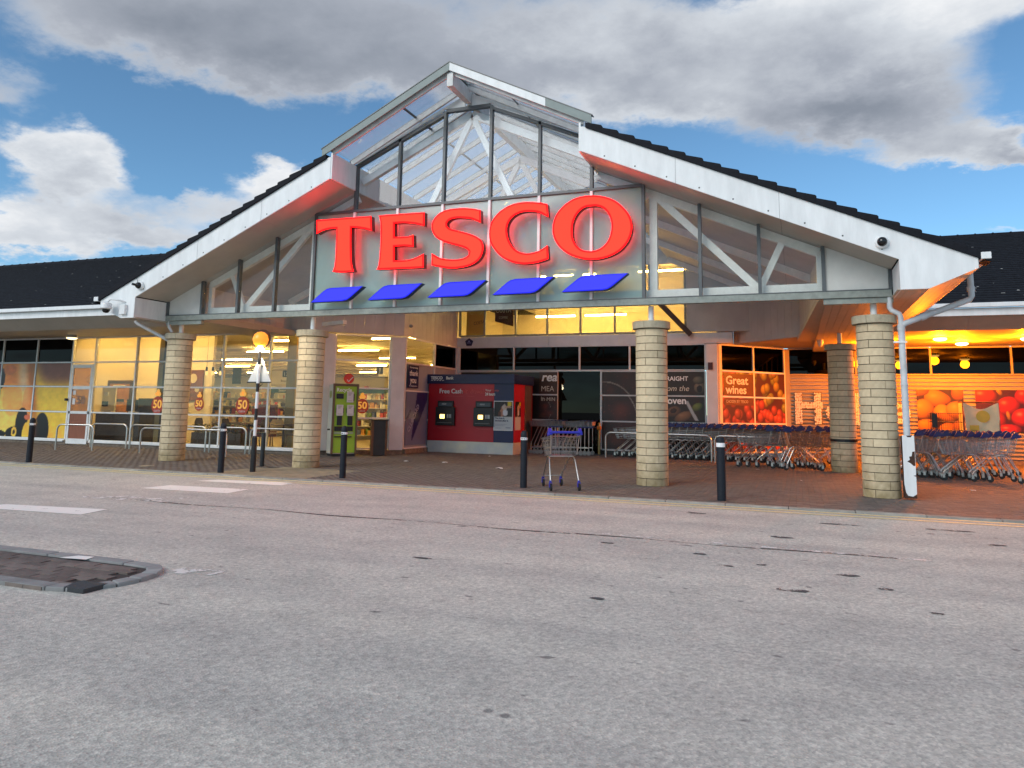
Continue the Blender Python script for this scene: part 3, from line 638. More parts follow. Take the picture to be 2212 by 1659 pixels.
# ================================================================== ENTRANCE CANOPY
can = thing('entrance_canopy', 'big white gabled entrance canopy with glazed front and glass lantern roof', 'canopy')
YF = -1.02
for sg in (-1, 1):
    P = [(2.83, 6.315), (8.18, 3.90), (8.18, 3.40), (8.59, 3.40), (9.29, 3.70), (9.29, 3.87), (2.88, 6.80), (2.83, 6.80)]
    m = MB(); m.prism([(sg * x, z) for x, z in P], YF, YF + .03); m.build('fascia_board', WHITE, can, bevel=.004)
    B('return_panel', WHITE, can, (sg * 8.18, sg * 8.20, YF + .031, 0, 3.40, 3.89))
    B('board_joint', DKFR, can, *[(sg * xx - .0025, sg * xx + .0025, YF - .001, YF + .002, slope(xx) + .004, 6.80 - .457 * (xx - 2.88) - .02) for xx in (4.62, 6.38)])
    # screws
    sm = MB()
    for k in range(9):
        x = 3.3 + k * .58; sm.box(sg * x - .012, sg * x + .012, YF - .004, YF + .001, slope(x) + .06, slope(x) + .084)
    sm.build('screw', BLK, can)
    # verge tiles
    vt = MB(); a = [(0, -.015), (.33, -.166), (.33, -.025), (.31, -.005), (.0, .085)]
    vt.prism([(sg * x, z) for x, z in a], -.045, .35); v0 = vt.build('verge_tile', TILE, can, bevel=.008)
    for k in range(21):
        x = 2.93 + k * .31; z = 6.80 - .457 * (x - 2.88)
        if k == 0: v0.location = (sg * x, YF, z)
        else: inst(v0, can, (sg * x, YF, z))
    # roof slope behind the verge
    m = MB(); m.prism([(sg * 2.86, 6.80), (sg * 9.36, 3.83), (sg * 9.36, 3.88), (sg * 2.86, 6.86)], YF + .36, (3.7 if sg < 0 else 12.6)); m.build('roof_slope', SLATE, can)
    if sg < 0: m = MB(); m.prism([(sg * 2.86, 6.80), (sg * 8.4, 4.27), (sg * 8.4, 4.32), (sg * 2.86, 6.86)], 3.701, 12.6); m.build('roof_slope', SLATE, can)
    # front soffit under the slope, in panels, and inner ceiling
    xs = [2.83, 4.6, 6.4, 8.17]
    for x0, x1 in zip(xs, xs[1:]):
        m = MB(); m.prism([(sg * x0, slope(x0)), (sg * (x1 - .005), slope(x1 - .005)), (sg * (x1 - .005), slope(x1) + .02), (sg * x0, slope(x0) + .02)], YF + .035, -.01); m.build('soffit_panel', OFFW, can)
        for k in range(5):
            if sg < 0 and k > 1 and x0 > 6: continue
            y0 = .0 + k * 1.93; m = MB(); m.prism([(sg * x0, slope(x0)), (sg * (x1 - .005), slope(x1 - .005)), (sg * (x1 - .005), slope(x1) + .02), (sg * x0, slope(x0) + .02)], y0, y0 + 1.925); m.build('ceiling_panel', BOARD, can)
    # lantern upstand
    B('upstand_panel', WHITE, can, (sg * 2.79, sg * 2.83, YF + .01, -.04, 6.31, 6.89)); B('upstand_panel', WHITE, can, (sg * 2.79, sg * 2.83, .05, 9.55, 6.31, 6.89))
    B('gutter', WHITE, can, (sg * 9.32, sg * 9.46, YF - .06, (5.14 if sg > 0 else .19), 3.83, 3.94), bevel=.01)
    B('eaves_fascia', WHITE, can, (sg * 9.27, sg * 9.30, YF + .04, (5.2 if sg > 0 else .3), 3.70, 3.86))
    # flat and raking soffit boards outside the recess
    yb = YR + .1 if sg > 0 else YS; SB = MC['gloss_soffit'] if sg > 0 else OFFW
    x = 7.1
    while x < 8.55:
        B('soffit_board', SB, can, (sg * x, sg * (x + .144), (YF + .04 if x > 8.1 else .08), yb, 3.405, 3.42)); x += .149
    for k in range(5):
        xa = 8.59 + k * .14; xb_ = xa + .135; za = 3.40 + (xa - 8.59) * .4286; zb = 3.40 + (xb_ - 8.59) * .4286
        m = MB(); m.prism([(sg * xa, za), (sg * xb_, zb), (sg * xb_, zb + .015), (sg * xa, za + .015)], YF + .04, (5.3 if sg > 0 else .36)); m.build('soffit_board', SB, can)
    # lantern eaves and glass slope
    B('edge_beam', GREENGR, can, (sg * 7.06, sg * 8.18, -.03, .07, 3.33, 3.425))
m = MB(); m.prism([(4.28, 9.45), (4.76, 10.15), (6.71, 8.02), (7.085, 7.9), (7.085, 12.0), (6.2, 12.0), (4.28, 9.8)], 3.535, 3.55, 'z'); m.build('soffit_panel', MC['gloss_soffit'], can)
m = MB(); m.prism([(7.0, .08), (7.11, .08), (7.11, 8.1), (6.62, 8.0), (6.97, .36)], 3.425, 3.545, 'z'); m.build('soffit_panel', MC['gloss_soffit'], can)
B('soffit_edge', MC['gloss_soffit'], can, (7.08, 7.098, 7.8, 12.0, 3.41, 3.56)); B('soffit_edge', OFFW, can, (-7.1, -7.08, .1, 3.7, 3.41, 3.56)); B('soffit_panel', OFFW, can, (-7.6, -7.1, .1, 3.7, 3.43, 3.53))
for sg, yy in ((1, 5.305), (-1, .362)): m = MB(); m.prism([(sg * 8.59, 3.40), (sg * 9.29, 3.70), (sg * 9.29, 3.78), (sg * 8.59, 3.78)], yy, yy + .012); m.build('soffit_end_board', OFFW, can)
# lantern roof
LR = lambda x: 8.50 - .506 * abs(x)
for sg in (-1, 1):
    def lp_(x0, x1, up, dn): return [(sg * x0, LR(x0) + up), (sg * x1, LR(x1) + up), (sg * x1, LR(x1) + dn), (sg * x0, LR(x0) + dn)]
    if sg < 0: m = MB(); m.prism(lp_(0, 3.05, .04, -.13), YF - .03, YF); m.build('verge_capping', mat('grey_green_capping', (.22, .27, .26), .5, var=.12), can, bevel=.004)
    else:
        m = MB(); m.prism(lp_(0.0, 2.12, .04, -.13), YF - .03, YF); m.build('verge_capping', WHITE, can, bevel=.004)
        m = MB(); m.prism(lp_(2.125, 3.05, .04, -.13), YF - .032, YF + .003); m.build('verge_capping', MC['grey_green_capping'], can, bevel=.004)
    m = MB(); m.prism(lp_(0, 3.07, .062, .042), YF - .04, YF + .1); m.build('verge_trim', DKFR, can)
    # glass sheets and rafters running down the slope
    ys = [YF + .1 + k * .76 for k in range(15)]
    for k, (y0, y1) in enumerate(zip(ys, ys[1:])):
        for (xa, xb_) in ((.05, 1.2), (1.22, 2.86)):
            m = MB(); m.prism(lp_(xa, xb_, -.06, -.072), y0 + .03, y1 - .03); m.build('roof_glass_pane', GLSR, can)
        m = MB(); m.prism(lp_(1.195, 1.225, -.06, -.09), y0 + .03, y1 - .03); m.build('glazing_joint', DKFR, can)
    for k, y0 in enumerate(ys):
        m = MB(); m.prism(lp_(0.04, 2.86, -.075, -.19), y0 - .028, y0 + .028); m.build('rafter', BEAMW, can)
        m = MB(); m.prism(lp_(0.04, 2.9, -.035, -.073), y0 - .02, y0 + .02); m.build('glazing_bar', DKFR, can)
B('ridge_beam', BEAMW, can, (-.07, .07, YF + .02, -.04, 8.04, 8.33), (-.07, .07, .05, 9.55, 8.04, 8.33), bevel=.005)
B('ridge_cap', DKFR, can, (-.09, .09, YF + .0, 9.6, 8.47, 8.50))
# gable glazing
GX = [-8.15, -7.08, -5.99, -4.92, -3.84, -2.79, -1.67, -.555, .555, 1.67, 2.79, 3.84, 4.92, 5.99, 7.08, 8.15]
def gtop(x):
    a = abs(x)
    if a <= 2.80: return 8.17 - .446 * a if a > .6 else 7.9
    return slope(x)
B('bottom_rail', GREENGR, can, (-8.16, 8.16, -.07, .06, 3.43, 3.555), bevel=.006)
B('drip_trim', DKFR, can, (-8.17, 8.17, -.075, -.02, 3.556, 3.572))
for x in GX:
    low = abs(x) < 3.7
    zt_ = 7.93 if abs(x) == .555 else gtop(x) - .0
    if low:
        B('mullion', WFRAME, can, (x - .028, x + .028, -.062, .04, 3.575, 5.80)); B('mullion', DKFR, can, (x - .03, x + .03, -.06, .05, 5.86, (zt_ if abs(x) > 2 else zt_)))
    else: B('mullion', DKFR, can, (x - .03, x + .03, -.06, .05, 3.575, zt_ - .005))
for x0, x1 in zip(GX, GX[1:]):
    if abs(x0) < 3.85 and abs(x1) < 3.85: B('transom', DKFR, can, (x0 + .001, x1 - .001, -.065, .05, 5.801, 5.859))
for sg in (-1, 1):
    m = MB(); m.prism([(sg * x, z) for x, z in ((.585, gtop(.61)), (2.76, gtop(2.76)), (2.76, gtop(2.76) - .07), (.585, gtop(.61) - .07))], -.06, .05); m.build('head_rail', DKFR, can)
    m = MB(); m.prism([(sg * x, z) for x, z in ((.6, 7.94), (2.8, 6.95), (2.8, 7.04), (.08, 8.26), (.08, 7.985), (.6, 7.985))], -.03, .0); m.build('head_panel', WHITE, can)
B('head_rail', DKFR, can, (-.524, .524, -.06, .05, 7.90, 7.975))
for i, (x0, x1) in enumerate(zip(GX, GX[1:])):
    a, b_ = x0 + .032, x1 - .032; xm = (x0 + x1) / 2
    if abs(xm) < 3.8:
        m = MB(); m.box(a, b_, -.012, .0, 3.575, 5.80); m.build('frosted_pane', FROST, can)
        zt0 = (7.9 if abs(xm) < .1 else gtop(a) - .06); zt1 = (7.9 if abs(xm) < .1 else gtop(b_) - .06)
        m = MB(); m.prism([(a, 5.86), (b_, 5.86), (b_, zt1), (a, zt0)], -.01, .0); m.build('glass_pane', GLSU if 0 else glass('lantern_glass', (.93, .95, .96), .6), can)
    elif abs(xm) > 7.1:
        m = MB(); m.prism([(a, 3.575), (b_, 3.575), (b_, slope(b_) - .005), (a, slope(a) - .005)], -.012, .02); m.build('infill_panel', mat('warm_white_panel', (.66, .66, .62), .4, var=.06), can)
    else:
        m = MB(); m.prism([(a, 3.575), (b_, 3.575), (b_, slope(b_) - .005), (a, slope(a) - .005)], -.01, .0); m.build('glass_pane', GLSIDE, can)
# trusses
for ti, ty in enumerate((.22, 3.3, 6.4, 9.2)):
    m = MB()
    for sg in (-1, 1):
        m.bar((0, ty, 7.88), (sg * 2.76, ty, 6.58), .17, .12)
        m.bar((sg * 2.85, ty, slope(2.85) - .10), (sg * 7.02, ty, slope(7.02) - .10), .16, .12)
        m.bar((sg * .02, ty, 7.80), ((sg * 2.05, ty, 3.70) if ti == 0 else (sg * 1.25, ty, 5.45)), .13, .09)
        if ti: continue
        m.bar((sg * 2.05, ty, 3.70), (sg * 3.9, ty, 5.75), .13, .09)
        m.bar((sg * 4.1, ty, 5.60), (sg * 5.93, ty, 3.72), .14, .09); m.bar((sg * 6.0, ty, 3.72), (sg * 6.42, ty, 4.62), .12, .09)
        m.bar((sg * 4.0, ty, 3.72), (sg * 4.0, ty, 5.68), .15, .11)
        m.bar((sg * 7.02, ty, 3.62), (sg * 7.02, ty, 4.35), .1, .1)
    if ti == 0: m.box(-7.05, 7.05, ty - .06, ty + .06, 3.60, 3.75)
    m.build('roof_truss', WSTEEL, can)
m = MB(); m.bar((2.4, 8.9, 5.0), (3.5, 9.45, 3.8), .16, .14); m.build('brace', mat('brown_steel', (.10, .065, .055), .5), can)
m = MB(); m.bar((2.9, 6.4, 4.9), (2.2, 6.4, 3.5), .1, .1)

# ================================================================== SIGN
def cat(poly, k=3):
    out = []; n = len(poly); P = [Vector(p) for p in poly]
    def corner(i):
        a = (P[i] - P[i - 1]); b = (P[(i + 1) % n] - P[i]); return a.angle(b) > R(38)
    cn = [corner(i) for i in range(n)]
    for i in range(n):
        p1, p2 = P[i], P[(i + 1) % n]; p0 = p1 if cn[i] else P[i - 1]; p3 = p2 if cn[(i + 1) % n] else P[(i + 2) % n]
        if cn[i] and cn[(i + 1) % n]: out.append(p1); continue
        for j in range(k):
            t = j / k; out.append(.5 * ((2 * p1) + (p2 - p0) * t + (2 * p0 - 5 * p1 + 4 * p2 - p3) * t * t + (3 * p1 - p0 - 3 * p2 + p3) * t ** 3))
    return [(p.x, p.y) for p in out]
T_= [(-3.608, 5.602), (-2.874, 5.595), (-2.163, 5.588), (-2.133, 5.25), (-2.246, 5.293), (-2.388, 5.328), (-2.53, 5.355), (-2.672, 5.371), (-2.66, 5.048), (-2.64, 4.758), (-2.618, 4.571), (-2.588, 4.447), (-2.549, 4.359), (-2.831, 4.356), (-3.098, 4.38), (-3.057, 4.492), (-3.042, 4.657), (-3.04, 4.864), (-3.046, 5.157), (-3.054, 5.378), (-3.175, 5.38), (-3.32, 5.369), (-3.464, 5.333), (-3.583, 5.282)]
E_= [(-1.964, 5.585), (-1.391, 5.578), (-0.837, 5.57), (-0.837, 5.269), (-0.981, 5.316), (-1.159, 5.353), (-1.361, 5.378), (-1.574, 5.384), (-1.561, 5.068), (-1.348, 5.06), (-1.192, 5.064), (-1.094, 5.091), (-1.077, 4.826), (-1.184, 4.848), (-1.34, 4.862), (-1.552, 4.865), (-1.539, 4.542), (-1.326, 4.537), (-1.15, 4.547), (-0.976, 4.591), (-0.825, 4.655), (-0.815, 4.354), (-1.341, 4.362), (-1.96, 4.369), (-1.92, 4.472), (-1.904, 4.633), (-1.894, 4.917), (-1.898, 5.244), (-1.918, 5.43), (-1.941, 5.524)]
S_= [(0.48, 5.515), (0.296, 5.559), (0.107, 5.586), (-0.083, 5.594), (-0.274, 5.581), (-0.444, 5.535), (-0.571, 5.439), (-0.642, 5.315), (-0.642, 5.176), (-0.568, 5.031), (-0.425, 4.923), (-0.23, 4.848), (0.004, 4.778), (0.173, 4.713), (0.247, 4.637), (0.229, 4.561), (0.137, 4.508), (-0.009, 4.487), (-0.156, 4.491), (-0.326, 4.514), (-0.477, 4.562), (-0.63, 4.65), (-0.622, 4.393), (-0.406, 4.343), (-0.172, 4.305), (0.059, 4.309), (0.286, 4.351), (0.448, 4.442), (0.537, 4.572), (0.56, 4.724), (0.51, 4.862), (0.384, 4.957), (0.185, 5.039), (-0.027, 5.103), (-0.219, 5.161), (-0.295, 5.23), (-0.298, 5.3), (-0.235, 5.36), (-0.098, 5.389), (0.092, 5.375), (0.281, 5.341), (0.491, 5.241)]
C_= [(1.953, 5.516), (1.797, 5.561), (1.621, 5.589), (1.424, 5.602), (1.205, 5.578), (1.006, 5.502), (0.826, 5.361), (0.718, 5.186), (0.688, 4.985), (0.727, 4.79), (0.863, 4.591), (1.026, 4.448), (1.227, 4.358), (1.444, 4.312), (1.658, 4.315), (1.831, 4.343), (1.984, 4.385), (1.966, 4.664), (1.848, 4.588), (1.694, 4.537), (1.519, 4.523), (1.341, 4.572), (1.211, 4.683), (1.119, 4.841), (1.079, 5.016), (1.097, 5.168), (1.18, 5.295), (1.308, 5.372), (1.466, 5.403), (1.643, 5.389), (1.8, 5.352), (1.975, 5.244)]
OO= [(2.897, 5.617), (2.693, 5.616), (2.506, 5.576), (2.317, 5.47), (2.166, 5.314), (2.088, 5.132), (2.07, 4.947), (2.124, 4.757), (2.248, 4.582), (2.419, 4.452), (2.624, 4.367), (2.827, 4.323), (3.046, 4.325), (3.263, 4.376), (3.46, 4.481), (3.602, 4.642), (3.674, 4.835), (3.675, 5.014), (3.605, 5.2), (3.462, 5.375), (3.3, 5.499), (3.1, 5.58)]
OI= [(2.889, 5.404), (2.731, 5.39), (2.601, 5.298), (2.508, 5.138), (2.481, 4.973), (2.491, 4.788), (2.558, 4.636), (2.66, 4.539), (2.79, 4.498), (2.936, 4.494), (3.082, 4.549), (3.2, 4.668), (3.263, 4.827), (3.278, 5.008), (3.227, 5.194), (3.127, 5.33), (3.008, 5.391)]
sign = thing('illuminated_sign', 'large glowing red lettering with five blue dashes below on the glazed gable', 'sign', (0, 0, 0))
REDF = emis('red_letter_face', (1.0, .0075, .0045), 7.5); REDB = emis('red_halo', (1.0, .012, .02), 4.0)
REDR = emis('red_letter_rim', (1.0, .004, .005), 3.5)
BLUR = emis('blue_dash_rim', (.02, .025, .75), .75)
BLUF = emis('blue_dash_face', (.045, .05, .95), .95); REDS = mat('letter_return_red', (.22, .008, .01), .4); BLUS = mat('dash_return_navy', (.01, .012, .10), .4)
def inset(poly, d, ccw):
    P = [Vector(p) for p in poly]; n = len(P); out = []
    for i in range(n):
        a = (P[i] - P[i - 1]).normalized(); b = (P[(i + 1) % n] - P[i]).normalized(); t = (a + b)
        t = t.normalized() if t.length > .01 else b; nn = Vector((-t.y, t.x)) * (1 if ccw else -1); s = 1 / max(.55, (nn.dot(Vector((-a.y, a.x)) * (1 if ccw else -1))))
        out.append(tuple(P[i] + nn * d * s))
    return out
def area(p): return sum(p[i - 1][0] * p[i][1] - p[i][0] * p[i - 1][1] for i in range(len(p)))
for k, (outl, hole) in enumerate(((T_, None), (E_, None), (S_, None), (C_, None), (OO, OI))):
    ol = cat(outl); hs = [cat(hole)] if hole else []
    m = MB(); m.prism(ol, -.345, -.20, holes=hs); L_ = m.build('letter', REDS, sign)
    m = MB(); m.prism(ol, -.352, -.346, holes=hs); m.build('letter_rim', REDR, L_)
    m = MB(); m.prism(inset(ol, .032, area(ol) > 0), -.358, -.353, holes=[inset(hs[0], -.032, area(hs[0]) > 0)] if hole else []); m.build('letter_face', REDF, L_)
    m = MB(); io = inset(ol, .05, area(ol) > 0); ih = [inset(hs[0], -.05, area(hs[0]) > 0)] if hole else []
    m.prism(io, -.198, -.192, holes=ih); m.build('letter_back_light', REDB, L_)
for x0, x1 in ((-3.64, -2.30), (-2.16, -.84), (-.70, .64), (.79, 2.10), (2.27, 3.60)):
    z0, z1 = 3.70, 4.015; w = x1 - x0
    P = [(x0, z0), (x0 + .62 * w, z0 + .005), (x0 + .70 * w, z0 + .025), (x0 + .76 * w, z0 + .07), (x1, z1), (x0 + .38 * w, z1 - .005), (x0 + .30 * w, z1 - .025), (x0 + .24 * w, z1 - .07)]
    m = MB(); m.prism(P, -.345, -.20); d_ = m.build('dash', BLUS, sign); m = MB(); m.prism(P, -.352, -.346); m.build('dash_rim', BLUR, d_); m = MB(); m.prism(inset(P, .022, area(P) > 0), -.358, -.353); m.build('dash_face', BLUF, d_)

# ================================================================== COLUMNS
def block_mesh():
    m = MB(); n = 7; a0, a1 = R(.8), R(89.2); ro, ri, h0, h1 = .302, .24, .004, .1325
    vs = []
    for i in range(n + 1):
        a = a0 + (a1 - a0) * i / n
        for r, z in ((ri, h0), (ro, h0), (ro, h1), (ri, h1)): vs.append((r * math.cos(a), r * math.sin(a), z))
    fs = []
    for i in range(n):
        for j in range(4): fs.append((i * 4 + j, i * 4 + (j + 1) % 4, (i + 1) * 4 + (j + 1) % 4, (i + 1) * 4 + j))
    fs += [(0, 1, 2, 3), (n * 4 + 3, n * 4 + 2, n * 4 + 1, n * 4)]
    m.add(vs, fs); return m
blk0 = None; cap0 = None
COLS = [(-7.88, .19, 25, 'buff block column left of the crossing beacon, farthest left of the front row'), (-3.94, .19, 12, 'buff block column beside the green recycling bank'), (3.94, .19, -12, 'buff block column right of the lone trolley'),
        (7.88, .19, -25, 'buff block column next to the white downpipe'), (7.6, 5.95, -20, 'buff block column standing further back among parked trolleys')]
for ci, (x, y, rot, lab) in enumerate(COLS):
    t = thing('stone_column', lab, 'column', (x, y, 0), 0, 'round buff block columns under the canopy')
    m = MB(); m.lathe([(.285, 0), (.285, 2.97)], 24); m.build('mortar_core', MORTAR, t, smooth=True)
    for c in range(21):
        off = R(rot + (45 if c % 2 else 0))
        for q in range(4):
            if blk0 is None: blk0 = block_mesh().build('block', BLOCK, t, smooth=True); blk0.location = (0, 0, c * .1414); blk0.rotation_euler = (0, 0, off + q * R(90)); continue
            inst(blk0, t, (0, 0, c * .1414), off + q * R(90) + rnd.uniform(-.01, .01))
    for q in range(4):
        if cap0 is None:
            n = 8; m = MB(); vs = []; a0, a1 = R(.4), R(89.6)
            for i in range(n + 1):
                a = a0 + (a1 - a0) * i / n
                for r, z in ((.04, 2.975), (.365, 2.975), (.365, 3.115), (.04, 3.15)): vs.append((r * math.cos(a), r * math.sin(a), z))
            fs = [(i * 4 + j, i * 4 + (j + 1) % 4, (i + 1) * 4 + (j + 1) % 4, (i + 1) * 4 + j) for i in range(n) for j in range(4)] + [(0, 1, 2, 3), (n * 4 + 3, n * 4 + 2, n * 4 + 1, n * 4)]
            m.add(vs, fs); cap0 = m.build('cap_stone', CAPST, t, bevel=.006); cap0.rotation_euler = (0, 0, R(rot)); continue
        inst(cap0, t, (0, 0, 0), R(rot) + q * R(90))
    m = MB(); m.lathe([(.055, 3.12), (.055, 3.43 if ci < 4 else 3.41)], 16); m.build('steel_post', WHITE, t, smooth=True)
    if ci == 4: m = MB(); m.lathe([(.312, .73), (.312, .80)], 28); m.build('rubber_band', BLK, t, smooth=True)

# ================================================================== BOLLARDS
BOLLS = [(-9.90, -2.0, 1, 'dark bollard farthest left, in front of the yellow fruit poster', True), (-4.51, -1.88, 0, 'dark bollard just left of the striped beacon pole', True), (-1.78, -1.60, 0, 'dark bollard in front of the green recycling bank', True),
         (1.94, -1.50, 0, 'dark bollard beside the lone shopping trolley', True), (5.39, -1.76, 0, 'dark flat-topped bollard with wide white band near the right columns', False)]
for x, y, s, lab, dome in BOLLS:
    t = thing('bollard', lab, 'bollard', (x, y, 0), 0, 'dark bollards along the kerb')
    m = MB(); r = .062 if dome else .07
    pr_ = [(r, 0), (r, .86), (r - .008, .865), (r - .008, .88), (r, .885)]
    if dome: pr_ += [(r, .93), (r * .93, .965), (r * .72, .99), (r * .4, 1.003), (.005, 1.008)]
    else: pr_ += [(r, .985), (r - .004, .992), (.005, .994)]
    m.lathe(pr_, 20); m.build('post', BOLL, t, smooth=True)
    m = MB(); m.lathe([(r + .002, .84 if dome else .84), (r + .002, .885 if dome else .905)], 20); m.build('reflective_band', REFL, t, smooth=True)
    if dome:
        b2 = MB()
        for a in (-2.0, -1.75, -1.5, -1.1): b2.box(math.cos(a) * (r + .002) - .005, math.cos(a) * (r + .002) + .004, math.sin(a) * (r + .002) - .003, math.sin(a) * (r + .002) + .001, .85, .875)
        b2.build('band_scuff', BOLL, t)

# ================================================================== BELISHA BEACON
bc = thing('crossing_beacon', 'striped black and white crossing pole with amber globe and bright white lamp', 'beacon', (-4.12, -1.38, 0))
zz = [(.0, .74, .058, BLK), (.74, 1.07, .034, WHITE), (1.07, 1.31, .034, BLK), (1.31, 1.66, .034, WHITE), (1.66, 1.84, .034, BLK), (1.84, 2.24, .034, WHITE), (2.24, 2.52, .034, BLK)]
for a, b_, r, mt in zz:
    m = MB(); m.lathe([(r, a), (r, b_ - .03), (.034, b_)] if a == 0 else [(r, a), (r, b_)], 16); m.build('pole_section', mt, bc, smooth=True)
m = MB(); m.lathe([(.02, 2.60), (.08, 2.62), (.14, 2.68), (.168, 2.77), (.14, 2.87), (.08, 2.925), (.01, 2.94)], 24)
gm = mat('amber_globe', (.75, .24, .02), .25, emit=(1, .33, .03), estr=.6); m.build('globe', gm, bc, smooth=True)
m = MB(); m.lathe([(.02, .02), (.20, -.012), (.20, .012), (.02, .03)], 32, (0, 2.79), 'y')
o = m.build('globe_shield', mat('dark_shield', (.05, .02, .012), .5), bc, smooth=True); o.location = (-.045, .12, .01)
m = MB(); m.lathe([(.01, 2.52), (.085, 2.53), (.09, 2.56), (.05, 2.60), (.01, 2.60)], 20); m.build('lamp', emis('beacon_lamp', (1, .86, .62), 34), bc, smooth=True)
m = MB(); m.prism([(-.32, 1.86), (.30, 1.86), (.03, 2.38), (-.05, 2.38)], .05, .062); tr_ = m.build('triangle_plate', mat('plate_back_grey', (.55, .57, .58), .4), bc, bevel=.004)
B('clip', BLK, bc, (-.32, .30, .03, .05, 1.85, 1.875), (-.07, .07, .03, .05, 2.2, 2.22))
m = MB()
for a, b_ in (((-.11, .05, 1.84), (0, .05, 1.76)), ((0, .05, 1.76), (.09, .05, 1.84)), ((-.06, .05, 1.80), (.05, .05, 1.80))): m.tube([a, b_], .006, 6)
m.build('wire_bracket', BLK, bc)
b2 = thing('short_post', 'short black stub post right behind the beacon pole', 'post', (-4.9, -.13, 0)); m = MB(); m.lathe([(.05, 0), (.05, .72), (.045, .76), (.01, .765)], 14); m.build('post', BLK, b2, smooth=True)

# ================================================================== CYCLE STANDS AND TROLLEY RAILS
def stand(a, b, h, lab, cat_='cycle stand', grp='steel hoops in front of the windows', r=.024, name='cycle_stand'):
    A, Bb = Vector((*a, 0)), Vector((*b, 0)); t = thing(name, lab, cat_, tuple(A), 0, grp); d = (Bb - A); u = d.normalized(); L_ = d.length; q = .16; pts = [Vector((0, 0, 0)), Vector((0, 0, h - q))]
    for i in range(1, 6): a_ = R(90 * i / 5); pts.append(u * (q - q * math.cos(a_)) + Vector((0, 0, h - q + q * math.sin(a_))))
    for i in range(0, 6): a_ = R(90 * i / 5); pts.append(u * (L_ - q + q * math.sin(a_)) + Vector((0, 0, h - q + q * math.cos(a_))))
    pts.append(u * L_); m = MB(); m.tube(pts, r, 10); m.build('tube', CHROME, t, smooth=True); return t
stand((-13.6, 1.55), (-12.4, 1.75), .73, 'steel hoop in front of the reddish shop door')
stand((-13.95, 3.0), (-12.55, 3.05), .73, 'steel hoop in front of the dark counter window')
stand((-12.4, 3.05), (-9.6, 3.15), .73, 'long steel hoop against the window left of the first column')
stand((-10.6, 1.75), (-7.7, 1.85), .70, 'long steel hoop standing nearer the road behind the first column')
stand((-9.4, 3.1), (-8.15, 3.15), .73, 'steel hoop behind the second bollard')
stand((-8.0, 3.15), (-5.9, 3.2), .73, 'steel hoop left of the second column')
stand((1.12, 8.05), (4.25, 7.75), .74, 'long pale rail hoop in front of the nested trolleys', 'rail', 'rail hoops guarding the trolley bay', .03, 'trolley_rail')
stand((4.36, 7.6), (6.7, 7.3), .74, 'right rail hoop at the near end of the trolley bay', 'rail', 'rail hoops guarding the trolley bay', .03, 'trolley_rail')
t = thing('gate_post', 'thin brass post beside the dark entrance doors', 'post', (.60, 9.3, 0)); m = MB(); m.lathe([(.045, 0), (.045, 1.0)], 14); m.build('post', mat('brass', (.45, .33, .14), .4, metal=.7), t, smooth=True)
B('sensor', mat('orange_cap', (.7, .22, .02), .4), t, (-.07, .07, -.06, .05, .78, .9), bevel=.02)

# ================================================================== RECYCLING BANK AND BIN
rb = thing('recycling_bank', 'tall lime green recycling machine with black slots behind a bollard', 'recycling bank', (-5.57, 3.57, 0), R(49))
B('body', mat('cream_metal', (.62, .60, .50), .45, var=.1), rb, (0, .70, .03, .52, .07, 2.0), bevel=.01)
B('plinth', BLK, rb, (.02, .68, .02, .5, 0, .07))
B('front_panel', GRASSP, rb, (.04, .66, .0, .03, .1, 1.95), bevel=.005)
B('frame_edge', mat('bronze_edge', (.14, .09, .05), .5), rb, (-.01, .04, -.02, .06, .07, 2.02), (.66, .71, -.02, .06, .07, 2.02), (.04, .66, -.02, .06, 1.95, 2.02))
text('Recycle', .14, TEXTW, rb, (.08, -.004, 1.80), (1, 0, 0), bold=.003)
for (x0, z0, w, h) in ((.08, 1.60, .20, .14), (.38, 1.54, .21, .2), (.08, 1.20, .22, .14), (.38, 1.2, .22, .14), (.12, .86, .14, .26), (.42, .86, .14, .26), (.06, .70, .22, .13), (.36, .70, .22, .13)):
    B('slot', BLK, rb, (x0, x0 + w, -.03, .0, z0, z0 + h), bevel=.004)
B('shelf_strip', mat('grey_green_strip', (.30, .42, .25), .4), rb, (.06, .60, -.012, .0, .62, .68))
B('handle', BLK, rb, (.06, .55, -.06, -.01, .53, .56), bevel=.01)
for (x0, z0) in ((.37, 1.50), (.09, 1.13), (.39, 1.13)): B('paper_notice', mat('notice_paper', (.62, .63, .66), .7, var=.03), rb, (x0, x0 + .19, -.036, -.031, z0, z0 + .30))
tl = MB()
for (x0, z0) in ((.37, 1.50), (.09, 1.13), (.39, 1.13)):
    for k in range(3): tl.box(x0 + .04, x0 + .15 - .02 * k, -.038, -.0365, z0 + .26 - .03 * k, z0 + .268 - .03 * k)
    tl.box(x0 + .03, x0 + .16, -.038, -.0365, z0 + .04, z0 + .047)
tl.build('notice_text', BLK, rb)
m = MB(); m.lathe([(.075, -.004), (.11, -.004), (.11, 0), (.075, 0)], 24, (.30, 1.72), 'x'); m.build('recycle_emblem', mat('olive_print', (.32, .36, .08), .5), rb)
B('hinge_pin', BLK, rb, (-.07, -.0, .22, .26, .72, .76))
bn = thing('litter_bin', 'dark brown boxy bin with flat lid beside the green machine', 'bin', (-4.82, 4.45, 0), R(38))
B('body', DKCAB, bn, (0, .42, 0, .42, .02, 1.0), bevel=.008)
B('edge_post', mat('rusty_brown_edge', (.12, .05, .02), .7, var=.4), bn, (-.02, .05, -.02, .03, 0, 1.0), (.38, .44, -.02, .03, 0, 1.0))
B('lid', BLK, bn, (-.05, .47, -.05, .46, 1.0, 1.035), bevel=.006)

